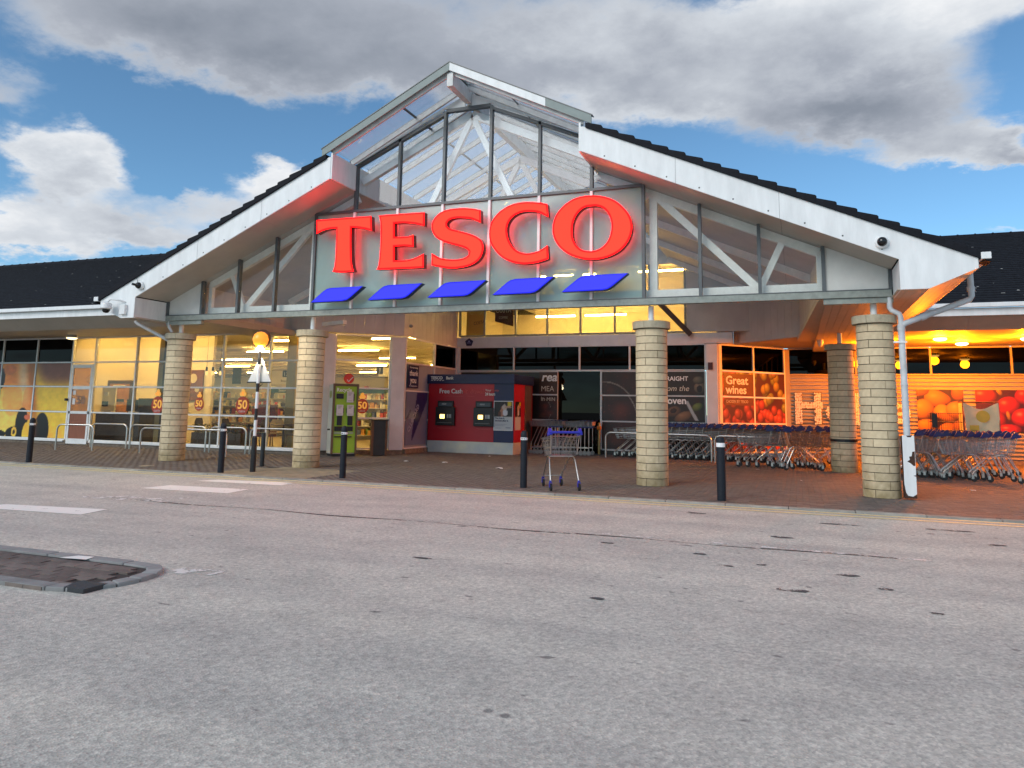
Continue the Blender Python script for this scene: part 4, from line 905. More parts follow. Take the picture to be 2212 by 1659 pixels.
# ================================================================== CASH MACHINE KIOSK
kx0, kx1, ky = -4.58, -1.62, 7.4
km = thing('cash_machine_kiosk', 'red and navy bank kiosk with two cash machines', 'kiosk', (kx0, ky, 0))
w = kx1 - kx0
B('red_panel', REDP, km, (.02, w - .66, 0, .05, .36, 2.16), bevel=.004)
B('navy_panel', NAVY, km, (w - .655, w, -.004, .05, .36, 2.16), bevel=.004)
B('body', mat('dark_red', (.16, .006, .008), .4), km, (.02, w - .002, .05, 1.75, .36, 2.16))
B('plinth', BRUSH, km, (.01, w, -.01, 1.75, 0, .358))
B('header', NAVY, km, (-.03, w + .03, -.05, 1.8, 2.162, 2.46), bevel=.006)
B('steel_column', mat('brown_steel_sheet', (.16, .12, .10), .4, metal=.3, var=.3), km, (w - .05, w + .012, 1.0, 1.6, .0, 2.14))
text('TESCO', .135, TEXTW, km, (.11, -.054, 2.30), (1, 0, 0), bold=.006); text('Bank', .13, TEXTW, km, (.65, -.054, 2.30), (1, 0, 0), bold=.003)
m = MB()
for k in range(5): m.add([(.11 + k * .098, -.053, 2.255), (.17 + k * .098, -.053, 2.255), (.195 + k * .098, -.053, 2.275), (.135 + k * .098, -.053, 2.275)], [(0, 1, 2, 3)])
m.build('logo_dashes', TEXTW, km)
text('Free Cash', .20, TEXTW, km, (.40, -.004, 1.86), (1, 0, 0), bold=.004); text('wit  drawals', .20, mat('faded_pink', (.62, .08, .08), .5), km, (1.16, -.004, 1.86), (1, 0, 0), shear=.25, sx=.86)
text('Your', .10, TEXTW, km, (2.0, -.004, 1.93), (1, 0, 0)); text('Money', .10, MC['faded_pink'], km, (2.22, -.004, 1.93), (1, 0, 0), sx=.85); text('24 hours', .13, TEXTW, km, (2.0, -.004, 1.80), (1, 0, 0), bold=.003, sx=.72)
m = MB(); m.box(.55, 1.25, -.002, .0, 1.765, 1.772).box(1.4, 1.62, -.002, 0, 1.765, 1.772).box(.36, .95, -.002, 0, .765, .772).box(.42, .88, -.002, 0, .74, .747).box(1.72, 2.28, -.002, 0, .765, .772).box(1.78, 2.2, -.002, 0, .74, .747); m.build('small_print', MC['faded_pink'], km)
SCR = emis('cash_screen', (1.0, .62, .16), 3.0)
for ax in (.33, 1.65):
    m = MB(); m.box(ax, ax + .66, -.10, 0, .84, 1.42).box(ax + .05, ax + .60, -.07, 0, 1.42, 1.62); at = m.build('cash_machine', BLK, km, bevel=.012)
    B('header_strip', mat('slate_blue_strip', (.06, .09, .11), .4), at, (ax + .10, ax + .56, -.078, -.071, 1.45, 1.56))
    text('£££££', .06, TEXTW, at, (ax + .21, -.08, 1.50), (1, 0, 0), name='lettering')
    B('recess', mat('gunmetal', (.03, .028, .026), .3, metal=.5), at, (ax + .10, ax + .36, -.112, -.101, 1.0, 1.30))
    B('screen', SCR, at, (ax + .17, ax + .33, -.118, -.113, 1.06, 1.19))
    B('keypad', mat('steel_keypad', (.35, .36, .36), .35, metal=.6), at, (ax + .41, ax + .46, -.112, -.101, 1.08, 1.2), (ax + .48, ax + .56, -.112, -.101, 1.08, 1.2))
    B('shelf', mat('grey_trim', (.12, .12, .12), .3, metal=.5), at, (ax + .08, ax + .58, -.16, -.101, .91, .94), bevel=.005)
def ad(U, V):
    r = np.ones(U.shape + (3,)) * np.array([.78, .79, .80]); ph = V > .48; r[ph] = (.10, .08, .07)
    for cx, cy, rx, ry, c in ((.45, .74, .10, .10, (.62, .38, .28)), (.55, .72, .15, .18, (.80, .72, .66)), (.42, .6, .11, .13, (.70, .48, .38)), (.75, .80, .2, .04, (.75, .6, .5)), (.3, .57, .1, .08, (.35, .2, .15)), (.6, .6, .12, .1, (.85, .85, .88))):
        q = ((U - cx) / rx) ** 2 + ((V - cy) / ry) ** 2; r[(q < 1) & ph] = c
    r[(U > .74) & (V > .83) & (U < .95) & (V < .97)] = (.85, .75, .1)
    return r
p = poster_grid('poster', (w - .645, -.014, .74), (1, 0, 0), .62, .88, ad, km, .03)
m = MB(); m.box(w - .655, w - .02, -.02, -.006, .725, .745).box(w - .655, w - .02, -.02, -.006, 1.615, 1.635).box(w - .655, w - .638, -.02, -.006, .745, 1.615).box(w - .035, w - .02, -.02, -.006, .745, 1.615); m.build('poster_frame', REFL, km)
text('You love it,\nwe look after it.', .075, NAVY, km, (w - .60, -.018, 1.08), (1, 0, 0), bold=.002, sx=.9)
m = MB()
for k in range(3): m.box(w - .6, w - .2 - .06 * k, -.018, -.016, .92 - k * .025, .928 - k * .025)
m.box(w - .25, w - .09, -.018, -.016, .8, .83).box(w - .6, w - .4, -.018, -.016, .8, .81); m.build('small_print', mat('grey_text', (.3, .32, .4), .5), km)
p = poster_grid('poster', (w + .008, .12, .74), (0, 1, 0), .5, .88, ad, km, .03)
B('side_panel', REDP, km, (w - .001, w + .004, .02, .99, .36, 2.16))

# ================================================================== POSTERS AND STICKERS
t = thing('thank_you_sign', 'navy thank you poster on the side wall above the kiosk', 'sign', (-4.53, 5.95, 1.98)); B('board', NAVY, t, (-.01, .008, 0, .66, 0, .70), bevel=.003)
text('thank', .24, TEXTW, t, (.012, .06, .38), (0, 1, 0), bold=.003); text('you', .27, TEXTW, t, (.012, .10, .16), (0, 1, 0), bold=.003); text('Our way of saying', .07, TEXTW, t, (.012, .06, .61), (0, 1, 0)); text('for shopping with us', .06, TEXTW, t, (.012, .06, .05), (0, 1, 0))
t = thing('club_poster', 'lilac poster with dark blue diagonal arrow left of the kiosk', 'poster', (-4.545, 5.88, .2))
def club(U, V):
    r = np.ones(U.shape + (3,)) * np.array([.42, .45, .58]) * (1 + .06 * (fbm(U, V, 1, 3)[..., None] - .5))
    d = (U - .3) * 1.0 - (V - .08) * .55; r[(V > .08) & (d > -.02 - .32 * (V - .08)) & (d < .02 + .32 * (V - .08)) & (V < 1)] = (.13, .14, .38); return r
poster_grid('print', (.008, 0, .05), (0, 1, 0), 1.4, 1.62, club, t, .03)
text('CLUBCARD', .22, mat('pale_lilac_print', (.45, .48, .65), .5), t, (.012, .22, .42), (0, .62, .78), uz=(0, -.78, .62), sx=.9); text('TESCO', .12, MC['dash_return_navy'], t, (.012, .1, .80), (0, .62, .78), uz=(0, -.78, .62))
# left macro food photographs on the window
def food(U, V):
    n = fbm(U, V, 1.2, 5); base = np.array([.92, .68, .24])[None, None, :] * (.85 + .35 * n[..., None])
    r = base
    def blend(mask, c): nonlocal r; mk = np.clip(mask, 0, 1)[..., None]; r = r * (1 - mk) + np.array(c)[None, None, :] * mk
    sg = lambda x, k=45: 1 / (1 + np.exp(-k * x))
    blend(sg(.22 - np.abs(U - .30) + .15 * (V - .3)) * sg(V - .30), (.88, .50, .20))
    blend(sg(.07 - np.abs(U - .40 + .08 * V)) * sg(V - .45) * .8, (.90, .78, .62))
    blend(sg(U - .52 + .25 * (V - .4)) * sg(.78 - U - .1 * (1 - V)) * sg(.5 - abs(V - .5)), (.62, .30, .12))
    blend(sg(U - .60 + .15 * V) * sg(V - .12), (.88, .72, .22))
    blend(sg(U - .62 + .5 * (V - .72), 30) * sg(V - .72, 30), (.48, .27, .20))
    el = lambda cx, cy, rx, ry, k=10: np.clip((1 - ((U - cx) / rx) ** 2 - ((V - cy) / ry) ** 2) * k, 0, 1)
    blend(sg(.10 + .25 * V - np.abs(U - .10 - .1 * V)) * sg(.62 - V) * .8, (.97, .80, .38)); blend(el(.20, .50, .15, .22) * .7, (.96, .62, .28)); blend(el(.44, .50, .09, .2) * .7, (.93, .58, .30))
    blend(el(.37, .20, .09, .20), (.07, .03, .02)); blend(el(.30, .05, .16, .10), (.06, .03, .02)); blend(el(.66, .10, .11, .24), (.05, .02, .01)); blend(el(.06, .04, .09, .05), (.06, .04, .03))
    blend(el(.45, .05, .06, .16), (.94, .72, .22)); blend(el(.27, .07, .04, .07), (.90, .70, .25)); blend(el(.27, .07, .018, .035), (.25, .15, .06)); blend(el(.45, .27, .05, .035), (.78, .38, .24)); blend(el(.58, .20, .02, .04), (.35, .28, .10)); blend(el(.02, .78, .04, .14), (.12, .08, .07)); blend(el(.12, .90, .10, .07) * .7, (.80, .42, .22)); blend(sg(.015 - np.abs(U - .585 + .12 * V)) * .6, (.55, .20, .08))
    r = r * 1.12
    r = r * (1 - .22 * (fbm(U, V, 7, 9)[..., None] - .5)); return r
t = thing('food_poster', 'huge yellow and orange food close-up photograph on the far left window', 'poster', (-19.3, YS - .045, .2))
for i, (a, b_) in enumerate(((0.03, 1.64), (1.70, 3.28))):
    for j, (z0, z1) in enumerate(((Z0 + .03, Z1 - .03), (Z1 + .03, Z2 - .03), (Z2 + .03, Z3 - .03))):
        f0 = lambda U, V, a=a, b_=b_, z0=z0, z1=z1: food((a + U * (b_ - a)) / 3.3, (z0 + V * (z1 - z0) - .16) / 2.55)
        poster_grid('print', (a, 0, z0 - .2), (1, 0, 0), b_ - a, z1 - z0, f0, t, .03)
t = thing('food_poster', 'dark reddish food photograph beyond the yellow one at the frame edge', 'poster', (-20.9, YS - .045, .2))
for (z0, z1) in ((Z0 + .03, Z1 - .03), (Z1 + .03, Z2 - .03), (Z2 + .03, Z3 - .03)): poster_grid('print', (0.0, 0, z0 - .2), (1, 0, 0), 1.53, z1 - z0, lambda U, V: np.array([.5, .16, .08])[None, None, :] * (.5 + fbm(U, V, 1.5, 2)[..., None]), t, .05)
# entrance posters
def meals(U, V):
    n = fbm(U, V, 1.6, 21)[..., None]; r = np.array([.17, .06, .05])[None, None, :] * (.5 + .9 * n)
    for cx, cy, rx, ry, c in ((.35, .55, .18, .12, (.42, .16, .08)), (.6, .25, .2, .12, (.40, .13, .07)), (.25, .2, .15, .1, (.38, .15, .06)), (.15, .8, .1, .1, (.3, .12, .06))):
        q = np.exp(-((U - cx) / rx) ** 2 - ((V - cy) / ry) ** 2)[..., None]; r = r * (1 - q * .8) + np.array(c) * q * .8
    sp = (fbm(U, V, 14, 4) > .76)[..., None] * .16; r = r + sp * np.array([1, .6, .4])
    ar = np.abs(np.sqrt((U - .05) ** 2 + (V - .35) ** 2 * 1.2) - .62); r = np.where((ar < .010)[..., None], np.array([.5, .45, .42]), r); return r
t = thing('meals_poster', 'dark red food poster with white rea lettering left of the entrance doors', 'poster', (-1.5, YB - .07, .2))
for (z0, z1) in ((.18, 1.03), (1.08, 1.86), (1.91, 2.64)): poster_grid('print', (0, 0, z0 - .2), (1, 0, 0), .63, z1 - z0, (lambda U, V, z0=z0: np.where((V + z0 > 0)[..., None] & ((U * 0 + z0) > 1.5)[..., None], np.array([.26, .15, .09]), meals(U, V))), t, .025)
text('rea', .40, TEXTW, t, (.07, -.004, 2.14), (1, 0, 0), shear=.2, bold=.01, sx=1.05); text('MEA', .25, TEXTC, t, (.06, -.004, 1.80), (1, 0, 0), sx=.95); text('in', .22, TEXTC, t, (.06, -.004, 1.48), (1, 0, 0), sx=.9); text('MIN', .17, TEXTC, t, (.26, -.004, 1.48), (1, 0, 0))
t = thing('meals_poster', 'dark red casserole photograph right of the entrance doors', 'poster', (.62, YB - .07, .2))
for (z0, z1) in ((.18, 1.03), (1.08, 1.86), (1.91, 2.64)): poster_grid('print', (.04, 0, z0 - .2), (1, 0, 0), 1.75, z1 - z0, (lambda U, V, z0=z0: meals(U, V * .33 + z0 / 2.6)), t, .025)
def bread(U, V):
    r = np.ones(U.shape + (3,)) * np.array([.17, .11, .07])
    items = [(.36, .20, .16, .11, .3, (.50, .34, .22), .1), (.55, .10, .2, .1, .4, (.58, .42, .28), .1), (.9, .68, .12, .12, 0, (.5, .42, .33), .1), (.9, .66, .06, .07, 0, (.12, .08, .06), 0), (.85, .30, .12, .08, .4, (.45, .50, .20), .1), (.88, .83, .12, .08, 0, (.42, .38, .3), .1), (.35, .22, .07, .05, .3, (.25, .15, .09), 0)]
    r = balls(U, V, 1.0, items, (.17, .11, .07)); k = (np.abs((U - .62) - (.42 - V) * .55) < .035) & (V < .42) & (V > .03); r[k] = (.62, .65, .66); return r
t = thing('bakery_poster', 'brown bakery poster with pastries and white lettering behind the third column', 'poster', (2.42, YB - .07, .2))
for (z0, z1) in ((1.08, 1.86), (1.91, 2.64)): poster_grid('print', (0, 0, z0 - .2), (1, 0, 0), 1.47, z1 - z0, (lambda U, V, z0=z0, z1=z1: bread(U, (z0 + V * (z1 - z0) - 1.08) / 1.56)), t, .02)
text('STRAIGHT', .19, TEXTW, t, (.98, -.004, 2.16), (1, 0, 0), align='RIGHT', bold=.004); text('from the', .24, TEXTC, t, (1.0, -.004, 1.84), (1, 0, 0), align='RIGHT', shear=.25); text('oven', .30, TEXTW, t, (.92, -.004, 1.44), (1, 0, 0), align='RIGHT', bold=.008)
# wine and grape posters on the splayed window
wd = (Vector(W1) - Vector(W0)).normalized(); wn_ = Vector((wd.y, -wd.x))
def grapes(U, V):
    r_ = random.Random(5); it = []
    for k in range(170):
        x, y = r_.uniform(-.1, 1.1), r_.uniform(-.1, 1.1); top = y > .62 + .1 * math.sin(x * 5)
        c = (.62 + .2 * r_.random(), .62, .22) if top and x > .2 else (.70 + .15 * r_.random(), .26 + .1 * r_.random(), .22)
        it.append((x, y, .06, .07, 0, c, .3))
    it.sort(key=lambda q: r_.random()); return balls(U, V, 1.2, it, (.28, .10, .08))
t = thing('wine_poster', 'great wines poster with grapes on the splayed window left of the wooden wall', 'poster', (W0[0] + wn_.x * .05, W0[1] + wn_.y * .05, .0))
dz = [(.19, 1.03), (1.08, 1.86), (1.91, 2.66)]
for (a, b_) in ((.07, wl * .5 - .03), (wl * .5 + .03, wl - .07)):
    for (z0, z1) in dz[0:]: poster_grid('print', (wd.x * a, wd.y * a, z0), (wd.x, wd.y, 0), b_ - a, z1 - z0, (lambda U, V, a=a, b_=b_, z0=z0, z1=z1: grapes((a + U * (b_ - a)) / wl, (z0 + V * (z1 - z0) - .2) / 2.45)), t, .02)
a = .14; m = MB(); m.obox((wd.x * a + wn_.x * .004, wd.y * a + wn_.y * .004), (wd.x * (wl * .5 - .05) + wn_.x * .004, wd.y * (wl * .5 - .05) + wn_.y * .004), .004, 1.93, 2.6, -.004); m.obox((wd.x * a + wn_.x * .004, wd.y * a + wn_.y * .004), (wd.x * (wl * .5 - .05) + wn_.x * .004, wd.y * (wl * .5 - .05) + wn_.y * .004), .004, 1.62, 1.84, -.004)
m.build('brown_panel', mat('wine_brown', (.12, .035, .02), .4), t)
og = lambda s_, z: (wd.x * s_ + wn_.x * .012, wd.y * s_ + wn_.y * .012, z)
text('Great', .36, TEXTW, t, og(.2, 2.28), (wd.x, wd.y, 0), bold=.008, sx=1.1); text('wines', .36, TEXTW, t, og(.2, 1.99), (wd.x, wd.y, 0), bold=.008, sx=1.05); text('CHOSEN BY TESCO', .12, TEXTC, t, og(.2, 1.70), (wd.x, wd.y, 0), sx=.88)
# pears, peppers
pears = [(.45, .78, .30, .20, -.15, (.93, .55, .12), -.15), (.12, .52, .26, .24, .9, (.95, .62, .13), .15), (.60, .40, .28, .17, -.7, (.95, .60, .12), -.15), (.86, .50, .22, .26, 1.4, (.93, .60, .14), .15), (.18, .13, .24, .15, .1, (.93, .60, .12), .1), (.90, .92, .2, .16, 1.4, (.80, .42, .10), .1), (.08, .95, .2, .12, .2, (.75, .40, .08), .1), (.62, .06, .2, .13, .3, (.93, .6, .12), .1), (.88, .13, .15, .13, .3, (.85, .52, .12), .1)]
t = thing('pear_poster', 'yellow pears poster on the orange lit wall', 'poster', (10.02, YR - .085, .96)); poster_grid('print', (0, 0, 0), (1, 0, 0), 1.26, 1.24, lambda U, V: .95 * balls(U, V, 1.0, pears, (.16, .05, .03)), t, .02)
peps = [(.15, .85, .28, .2, 0, (.85, .14, .06), .8), (.55, .62, .26, .22, .5, (.88, .12, .05), .8), (.85, .85, .22, .2, .2, (.84, .13, .06), .7), (.30, .30, .26, .22, -.4, (.86, .12, .05), .8), (.80, .35, .26, .22, .3, (.90, .14, .06), .9), (.55, .05, .26, .14, 0, (.85, .12, .05), .8), (.42, .95, .05, .1, .5, (.85, .62, .12), .2), (.55, .38, .04, .12, .2, (.80, .60, .14), .2), (.94, .60, .04, .14, .2, (.80, .62, .16), .2), (.34, .12, .04, .10, .2, (.75, .60, .14), .2)]
t = thing('pepper_poster', 'red peppers poster right of the pears on the orange lit wall', 'poster', (11.59, YR - .085, .96)); poster_grid('print', (0, 0, 0), (1, 0, 0), 2.4, 1.24, lambda U, V: .88 * balls(U * 1.6, V, 1.2, peps + [(q[0] + .95, q[1], *q[2:]) for q in peps], (.25, .03, .02)), t, .02)
# mosaic letters H o m e
t = thing('mosaic_lettering', 'large pale mosaic patterned lettering on the ribbed wall', 'lettering', (0, YR - .10, 0))
MOSB = mat('dark_backing', (.16, .13, .10), .6)
def mosaic(poly_test, x0, x1, z0, z1, backing):
    for pl in backing: m = MB(); m.prism(pl, -.02, .05); m.build('letter_board', MOSB, t)
    m = MB(); r_ = random.Random(int(x0 * 10)); z = z0 + .02
    while z < z1:
        x = x0 + .02
        while x < x1:
            px, pz = x + r_.uniform(-.008, .008), z + r_.uniform(-.008, .008); s = r_.uniform(.021, .036)
            if poly_test(px, pz):
                n = r_.choice((5, 6, 7)); a0 = r_.random() * 6; cyc = [(px + s * math.cos(a0 + 6.283 * i / n), pz + s * math.sin(a0 + 6.283 * i / n)) for i in range(n)]; m.prism(cyc, -.03, -.0205)
            x += .052
        z += .050
    m.build('mosaic_chips', mat('pale_mosaic', (.88, .86, .80), .4, var=.05), t, kind='stuff')
Hx = [[(6.50, 1.08), (6.71, 1.08), (6.71, 2.10), (6.50, 2.10)], [(7.08, 1.08), (7.30, 1.08), (7.30, 2.10), (7.08, 2.10)], [(6.712, 1.56), (7.078, 1.56), (7.078, 1.76), (6.712, 1.76)]]
mosaic(lambda x, z: (6.51 < x < 6.70 or 7.09 < x < 7.29 or 1.57 < z < 1.75), 6.50, 7.3, 1.08, 2.10, Hx)
def ring(cx, cz, ro, ri, n=24): return [(cx + ro * math.cos(6.283 * i / n), cz + ro * math.sin(6.283 * i / n)) for i in range(n)]
mosaic(lambda x, z: .17 < math.hypot(x - 7.78, z - 1.45) < .36, 7.4, 8.15, 1.08, 1.82, [ring(7.78, 1.45, .36, 0)])
Mx = [[(8.28, 1.08), (8.46, 1.08), (8.46, 2.10), (8.28, 2.10)], [(8.70, 1.08), (8.86, 1.08), (8.86, 1.75), (8.70, 1.75)], [(8.462, 1.62), (8.698, 1.62), (8.698, 1.8), (8.462, 1.8)], [(9.06, 1.08), (9.22, 1.08), (9.22, 1.75), (9.06, 1.75)], [(8.862, 1.62), (9.058, 1.62), (9.058, 1.8), (8.862, 1.8)]]
mosaic(lambda x, z: any(p[0][0] + .01 < x < p[1][0] - .01 and p[0][1] < z < p[2][1] for p in Mx), 8.28, 9.22, 1.08, 2.10, Mx)
mosaic(lambda x, z: (.17 < math.hypot(x - 9.5, z - 1.45) < .32 or abs(z - 1.45) < .06) and math.hypot(x - 9.5, z - 1.45) < .32, 9.2, 9.8, 1.1, 1.8, [ring(9.5, 1.45, .34, 0)])
t = thing('watch_badge', 'small dark blue pentagon badge on the wall above the kiosk', 'badge', (-4.12, YB - .03, 3.68)); m = MB(); m.prism([(.16 * math.sin(R(72 * i)), .15 * math.cos(R(72 * i))) for i in range(5)], -.02, 0); m.build('plate', NAVY, t); m = MB(); m.box(-.08, .08, -.023, -.021, -.03, -.01).box(-.03, .03, -.023, -.021, .01, .06); m.build('emblem', mat('badge_print', (.25, .3, .6), .5), t)

# ================================================================== CAMERAS ON THE FASCIA
def dome(x, z, lab, left=False):
    t = thing('security_camera', lab, 'security camera', (x, YF, z), 0); m = MB(); m.lathe([(.105, 0), (.105, -.05), (.085, -.07), (.05, -.075)], 24, (0, 0), 'y'); m.build('housing', WHITE, t, smooth=True)
    m = MB(); m.lathe([(.078, -.072), (.075, -.10), (.058, -.13), (.03, -.148), (.005, -.152)], 24, (0, 0), 'y'); m.build('dome', BLACKGL, t, smooth=True)
    if left: m = MB(); m.tube([(0, -.12, 0), (-.02, -.24, .01)], .03, 10).tube([(-.05, -.05, .06), (-.12, -.04, .2)], .006, 6); m.build('lens_barrel', BLK, t, smooth=True)
dome(-8.02, 4.16, 'dark lens camera on the left end of the white gable board', True); dome(7.94, 4.19, 'black dome camera on the right end of the white gable board')
t = thing('security_camera', 'white hanging dome camera on an arm at the left corner of the gable', 'security camera', (-8.85, YF - .2, 3.6)); m = MB(); m.tube([(.38, .2, .18), (.30, .1, .22), (.1, .02, .24), (0, 0, .17)], .022, 10); m.build('arm', WHITE, t, smooth=True)
m = MB(); m.lathe([(.04, .18), (.12, .14), (.13, .02), (.10, 0)], 24); m.build('housing', WHITE, t, smooth=True); m = MB(); m.lathe([(.09, 0), (.085, -.04), (.055, -.08), (.005, -.095)], 24); m.build('dome', BLACKGL, t, smooth=True); B('bracket_box', WHITE, t, (.28, .45, .12, .198, -.12, .12), bevel=.01)
t = thing('wall_lamp', 'small round lamp on the grey boarding above the side windows', 'lamp', (-4.56, 6.0, 3.88)); m = MB(); m.lathe([(.05, 0), (.05, .06), (.02, .1)], 14, (0, 0), 'x'); m.build('body', mat('grey_metal', (.3, .3, .3), .4), t, smooth=True)
t = thing('floodlight_box', 'white box floodlight above the yellow window', 'floodlight', (-5.9, 3.3, 3.62)); B('body', WHITE, t, (0, 1.0, 0, .12, .0, .1))
t.rotation_euler = (0, 0, R(-20))
t = thing('speaker', 'small white spotlight under the right soffit by the rear column', 'lamp', (7.2, 7.6, 3.3)); m = MB(); m.lathe([(.07, .1), (.09, .05), (.06, -.05), (.02, -.09)], 16); m.build('body', WHITE, t, smooth=True)

# ================================================================== DOWNPIPES
dpz = thing('downpipe', 'white rainwater pipe with peeling boxed base beside the right column', 'downpipe', (8.28, -.0, 0))
m = MB(); m.tube([(-.16, 0, 3.43), (-.16, 0, 3.24), (-.13, -.01, 3.19), (-.02, -.02, 3.13), (0, -.02, 3.06), (0, -.02, 2.9)], .045, 12); m.build('offset_pipe', PIPE, dpz, smooth=True)
m = MB(); m.tube([(0, -.02, 2.95), (0, -.02, 1.0)], .055, 14); m.build('pipe', PIPE, dpz, smooth=True)
m = MB(); m.tube([(1.08, 0, 3.80), (1.08, -.02, 3.40), (1.05, -.03, 3.34), (.06, -.03, 2.96), (.0, -.02, 2.90)], .05, 12); m.build('branch_pipe', PIPE, dpz, smooth=True)
for (p, q) in (((1.08, 0, 3.48), (1.08, 0, 3.56)), ((.30, -.03, 3.05), (.38, -.03, 3.083)), ((0, -.02, 2.84), (0, -.02, 2.93)), ((0, -.02, 1.9), (0, -.02, 1.93))): m = MB(); m.tube([p, q], .062, 14); m.build('pipe_collar', PIPE, dpz, smooth=True)
B('wall_bracket', WHITE, dpz, (-.14, .07, -.09, -.06, 2.62, 2.65))
B('guard_box_core', RUST, dpz, (-.088, .088, -.13, .08, .03, 1.055))
gx0, gx1 = -.09, .09
poly = [(gx0, 1.06), (-.03, 1.06), (-.01, 1.03), (.04, 1.03), (.06, 1.06), (gx1, 1.06), (gx1, .80), (.05, .79), (.04, .72), (.0, .71), (.01, .66), (-.03, .63), (.02, .60), (.06, .56), (gx1, .56), (gx1, .41), (.05, .40), (gx1, .385), (gx1, .10), (.06, .08), (.03, .06), (-.04, .07), (-.07, .12), (gx0, .26)]
m = MB(); m.prism(poly, -.137, -.132); m.build('peeling_paint', WHITE, dpz); B('peeling_paint', WHITE, dpz, (.0885, .093, -.13, .08, .42, 1.05))
t = thing('downpipe', 'thin white pipe sloping from the left gable corner to the first column', 'downpipe', (-8.1, 0, 0)); m = MB(); m.tube([(-1.12, .0, 3.45), (-1.05, .0, 3.40), (.0, .12, 2.92)], .045, 12); m.build('pipe', PIPE, t, smooth=True); m = MB(); m.tube([(0, 0, 3.44), (0, 0, 3.28), (.1, .02, 3.15)], .035, 10); m.build('short_pipe', PIPE, t, smooth=True)

# ================================================================== TROLLEYS
ORD = 'first second third fourth fifth sixth seventh eighth ninth tenth eleventh twelfth thirteenth fourteenth fifteenth sixteenth seventeenth eighteenth nineteenth twentieth twenty-first twenty-second twenty-third twenty-fourth'.split()
def lerp(a, b, t): return a + (b - a) * t
def basket_mesh(zr0=.93, zr1=.86, zb0=.60, zb1=.55, wr=.26, wf=.20, wbr=.22, wbf=.16, y0=-.42, y1=.47, yb0=-.32, yb1=.36, r=.0046, fine=.62):
    m = MB(); n = 3
    def sidep(t, s, sg):  # t along 0 rear..1 front, s 0 bottom..1 top
        return (sg * lerp(lerp(wbr, wbf, t), lerp(wr, wf, t), s), lerp(lerp(yb0, yb1, t), lerp(y0, y1, t), s), lerp(lerp(zb0, zb1, t), lerp(zr0, zr1, t), s))
    k = int(17 * fine)
    for sg in (-1, 1):
        for i in range(k): t = i / (k - 1); m.tube([sidep(t, 0, sg), sidep(t, 1, sg)], r, n, False)
    for s in (0, .2, .4, .6, .8, 1):
        rr = r * (1.9 if s in (0, 1) else 1.0); L_ = [sidep(0, s, -1), sidep(1, s, -1), sidep(1, s, 1), sidep(0, s, 1), sidep(0, s, -1)]
        for a, b_ in zip(L_, L_[1:]): m.tube([a, b_], rr, n if s not in (0, 1) else 5, False)
    for i in range(8):
        u = i / 7
        for t in (0, 1):
            a = sidep(t, 0, -1); b_ = sidep(t, 0, 1); c = sidep(t, 1, -1); d = sidep(t, 1, 1); m.tube([tuple(lerp(a[j], b_[j], u) for j in range(3)), tuple(lerp(c[j], d[j], u) for j in range(3))], r, n, False)
        a = sidep(0, 0, -1); b_ = sidep(0, 0, 1); c = sidep(1, 0, -1); d = sidep(1, 0, 1); m.tube([tuple(lerp(a[j], b_[j], u) for j in range(3)), tuple(lerp(c[j], d[j], u) for j in range(3))], r, n, False)
    for i in range(8): t = i / 7; m.tube([sidep(t, 0, -1), sidep(t, 0, 1)], r, n, False)
    return m
def make_trolley(lab, loc, rz, hm=BLUEPL, grp=None):
    t = thing('shopping_trolley', lab, 'trolley', loc, rz, grp)
    basket_mesh().build('basket', WIRE, t)
    m = MB()
    for sg in (-1, 1):
        m.tube([(sg * .255, -.42, .15), (sg * .235, -.26, .50), (sg * .225, -.20, .56), (sg * .21, -.10, .575), (sg * .20, .0, .545), (sg * .17, .40, .20), (sg * .17, .43, .15)], .0125, 8)
        m.tube([(sg * .26, -.46, 1.0), (sg * .26, -.42, .93), (sg * .24, -.35, .62)], .009, 6)
    m.tube([(-.17, .40, .19), (.17, .40, .19)], .008, 6); m.tube([(-.22, -.16, .572), (.22, -.16, .572)], .012, 6); m.build('frame', CHROME, t, smooth=True)
    m = MB(); m.tube([(-.29, -.475, 1.0), (.29, -.475, 1.0)], .024, 10)
    for sg in (-1, 1): m.prism([(-.51, .965), (-.46, .95), (-.30, .93), (-.31, .97), (-.36, 1.05), (-.40, 1.07), (-.45, 1.03)], sg * .25, sg * .295, 'x')
    m.build('handle', hm, t, smooth=True)
    m = MB(); m.quad((-.2, -.40, .90), (.2, -.40, .90), (.19, -.30, .66), (-.19, -.30, .66)); 
    for i, (x, y) in enumerate(((-.255, -.42), (.255, -.42), (-.17, .43), (.17, .43))):
        m = MB(); m.lathe([(.022, .135), (.024, .165), (.018, .175)], 10, (x, y)); m.box(x - .024, x - .018, y - .03, y + .02, .06, .14).box(x + .018, x + .024, y - .03, y + .02, .06, .14); cst = m.build('castor', hm if grp is None else MC['galvanised_tube'], t)
        m = MB(); m.lathe([(.03, x - .014), (.062, x - .014), (.062, x + .014), (.03, x + .014)], 18, (y - .025, .062), 'x'); m.build('wheel', TYRE, cst, smooth=True)
    return t
make_trolley('single empty shopping trolley with bright blue handle standing by the kerb', (2.52, -1.28, 0), math.atan2(.47, .73) , BLUEPL)
G1, G2, G3 = 'nested trolleys in the bay behind the rails', 'loose trolleys in front of the bay', 'trolleys parked under the orange lamps'
base = make_trolley('trolley at the outer end of the nested row, half hidden behind the long rail', (1.75, 8.55, 0), R(90), NAVYPL, G1)
S1 = 'one of many identical nested trolleys with dark blue handles in the bay'
for k in range(1, 22): dup(base, None, (1.75 + k * .225, 8.55 + rnd.uniform(-.03, .03), 0), R(90) + rnd.uniform(-.03, .03), ORD[k] + ' trolley from the doors in the nearer nested row behind the rails', G1)
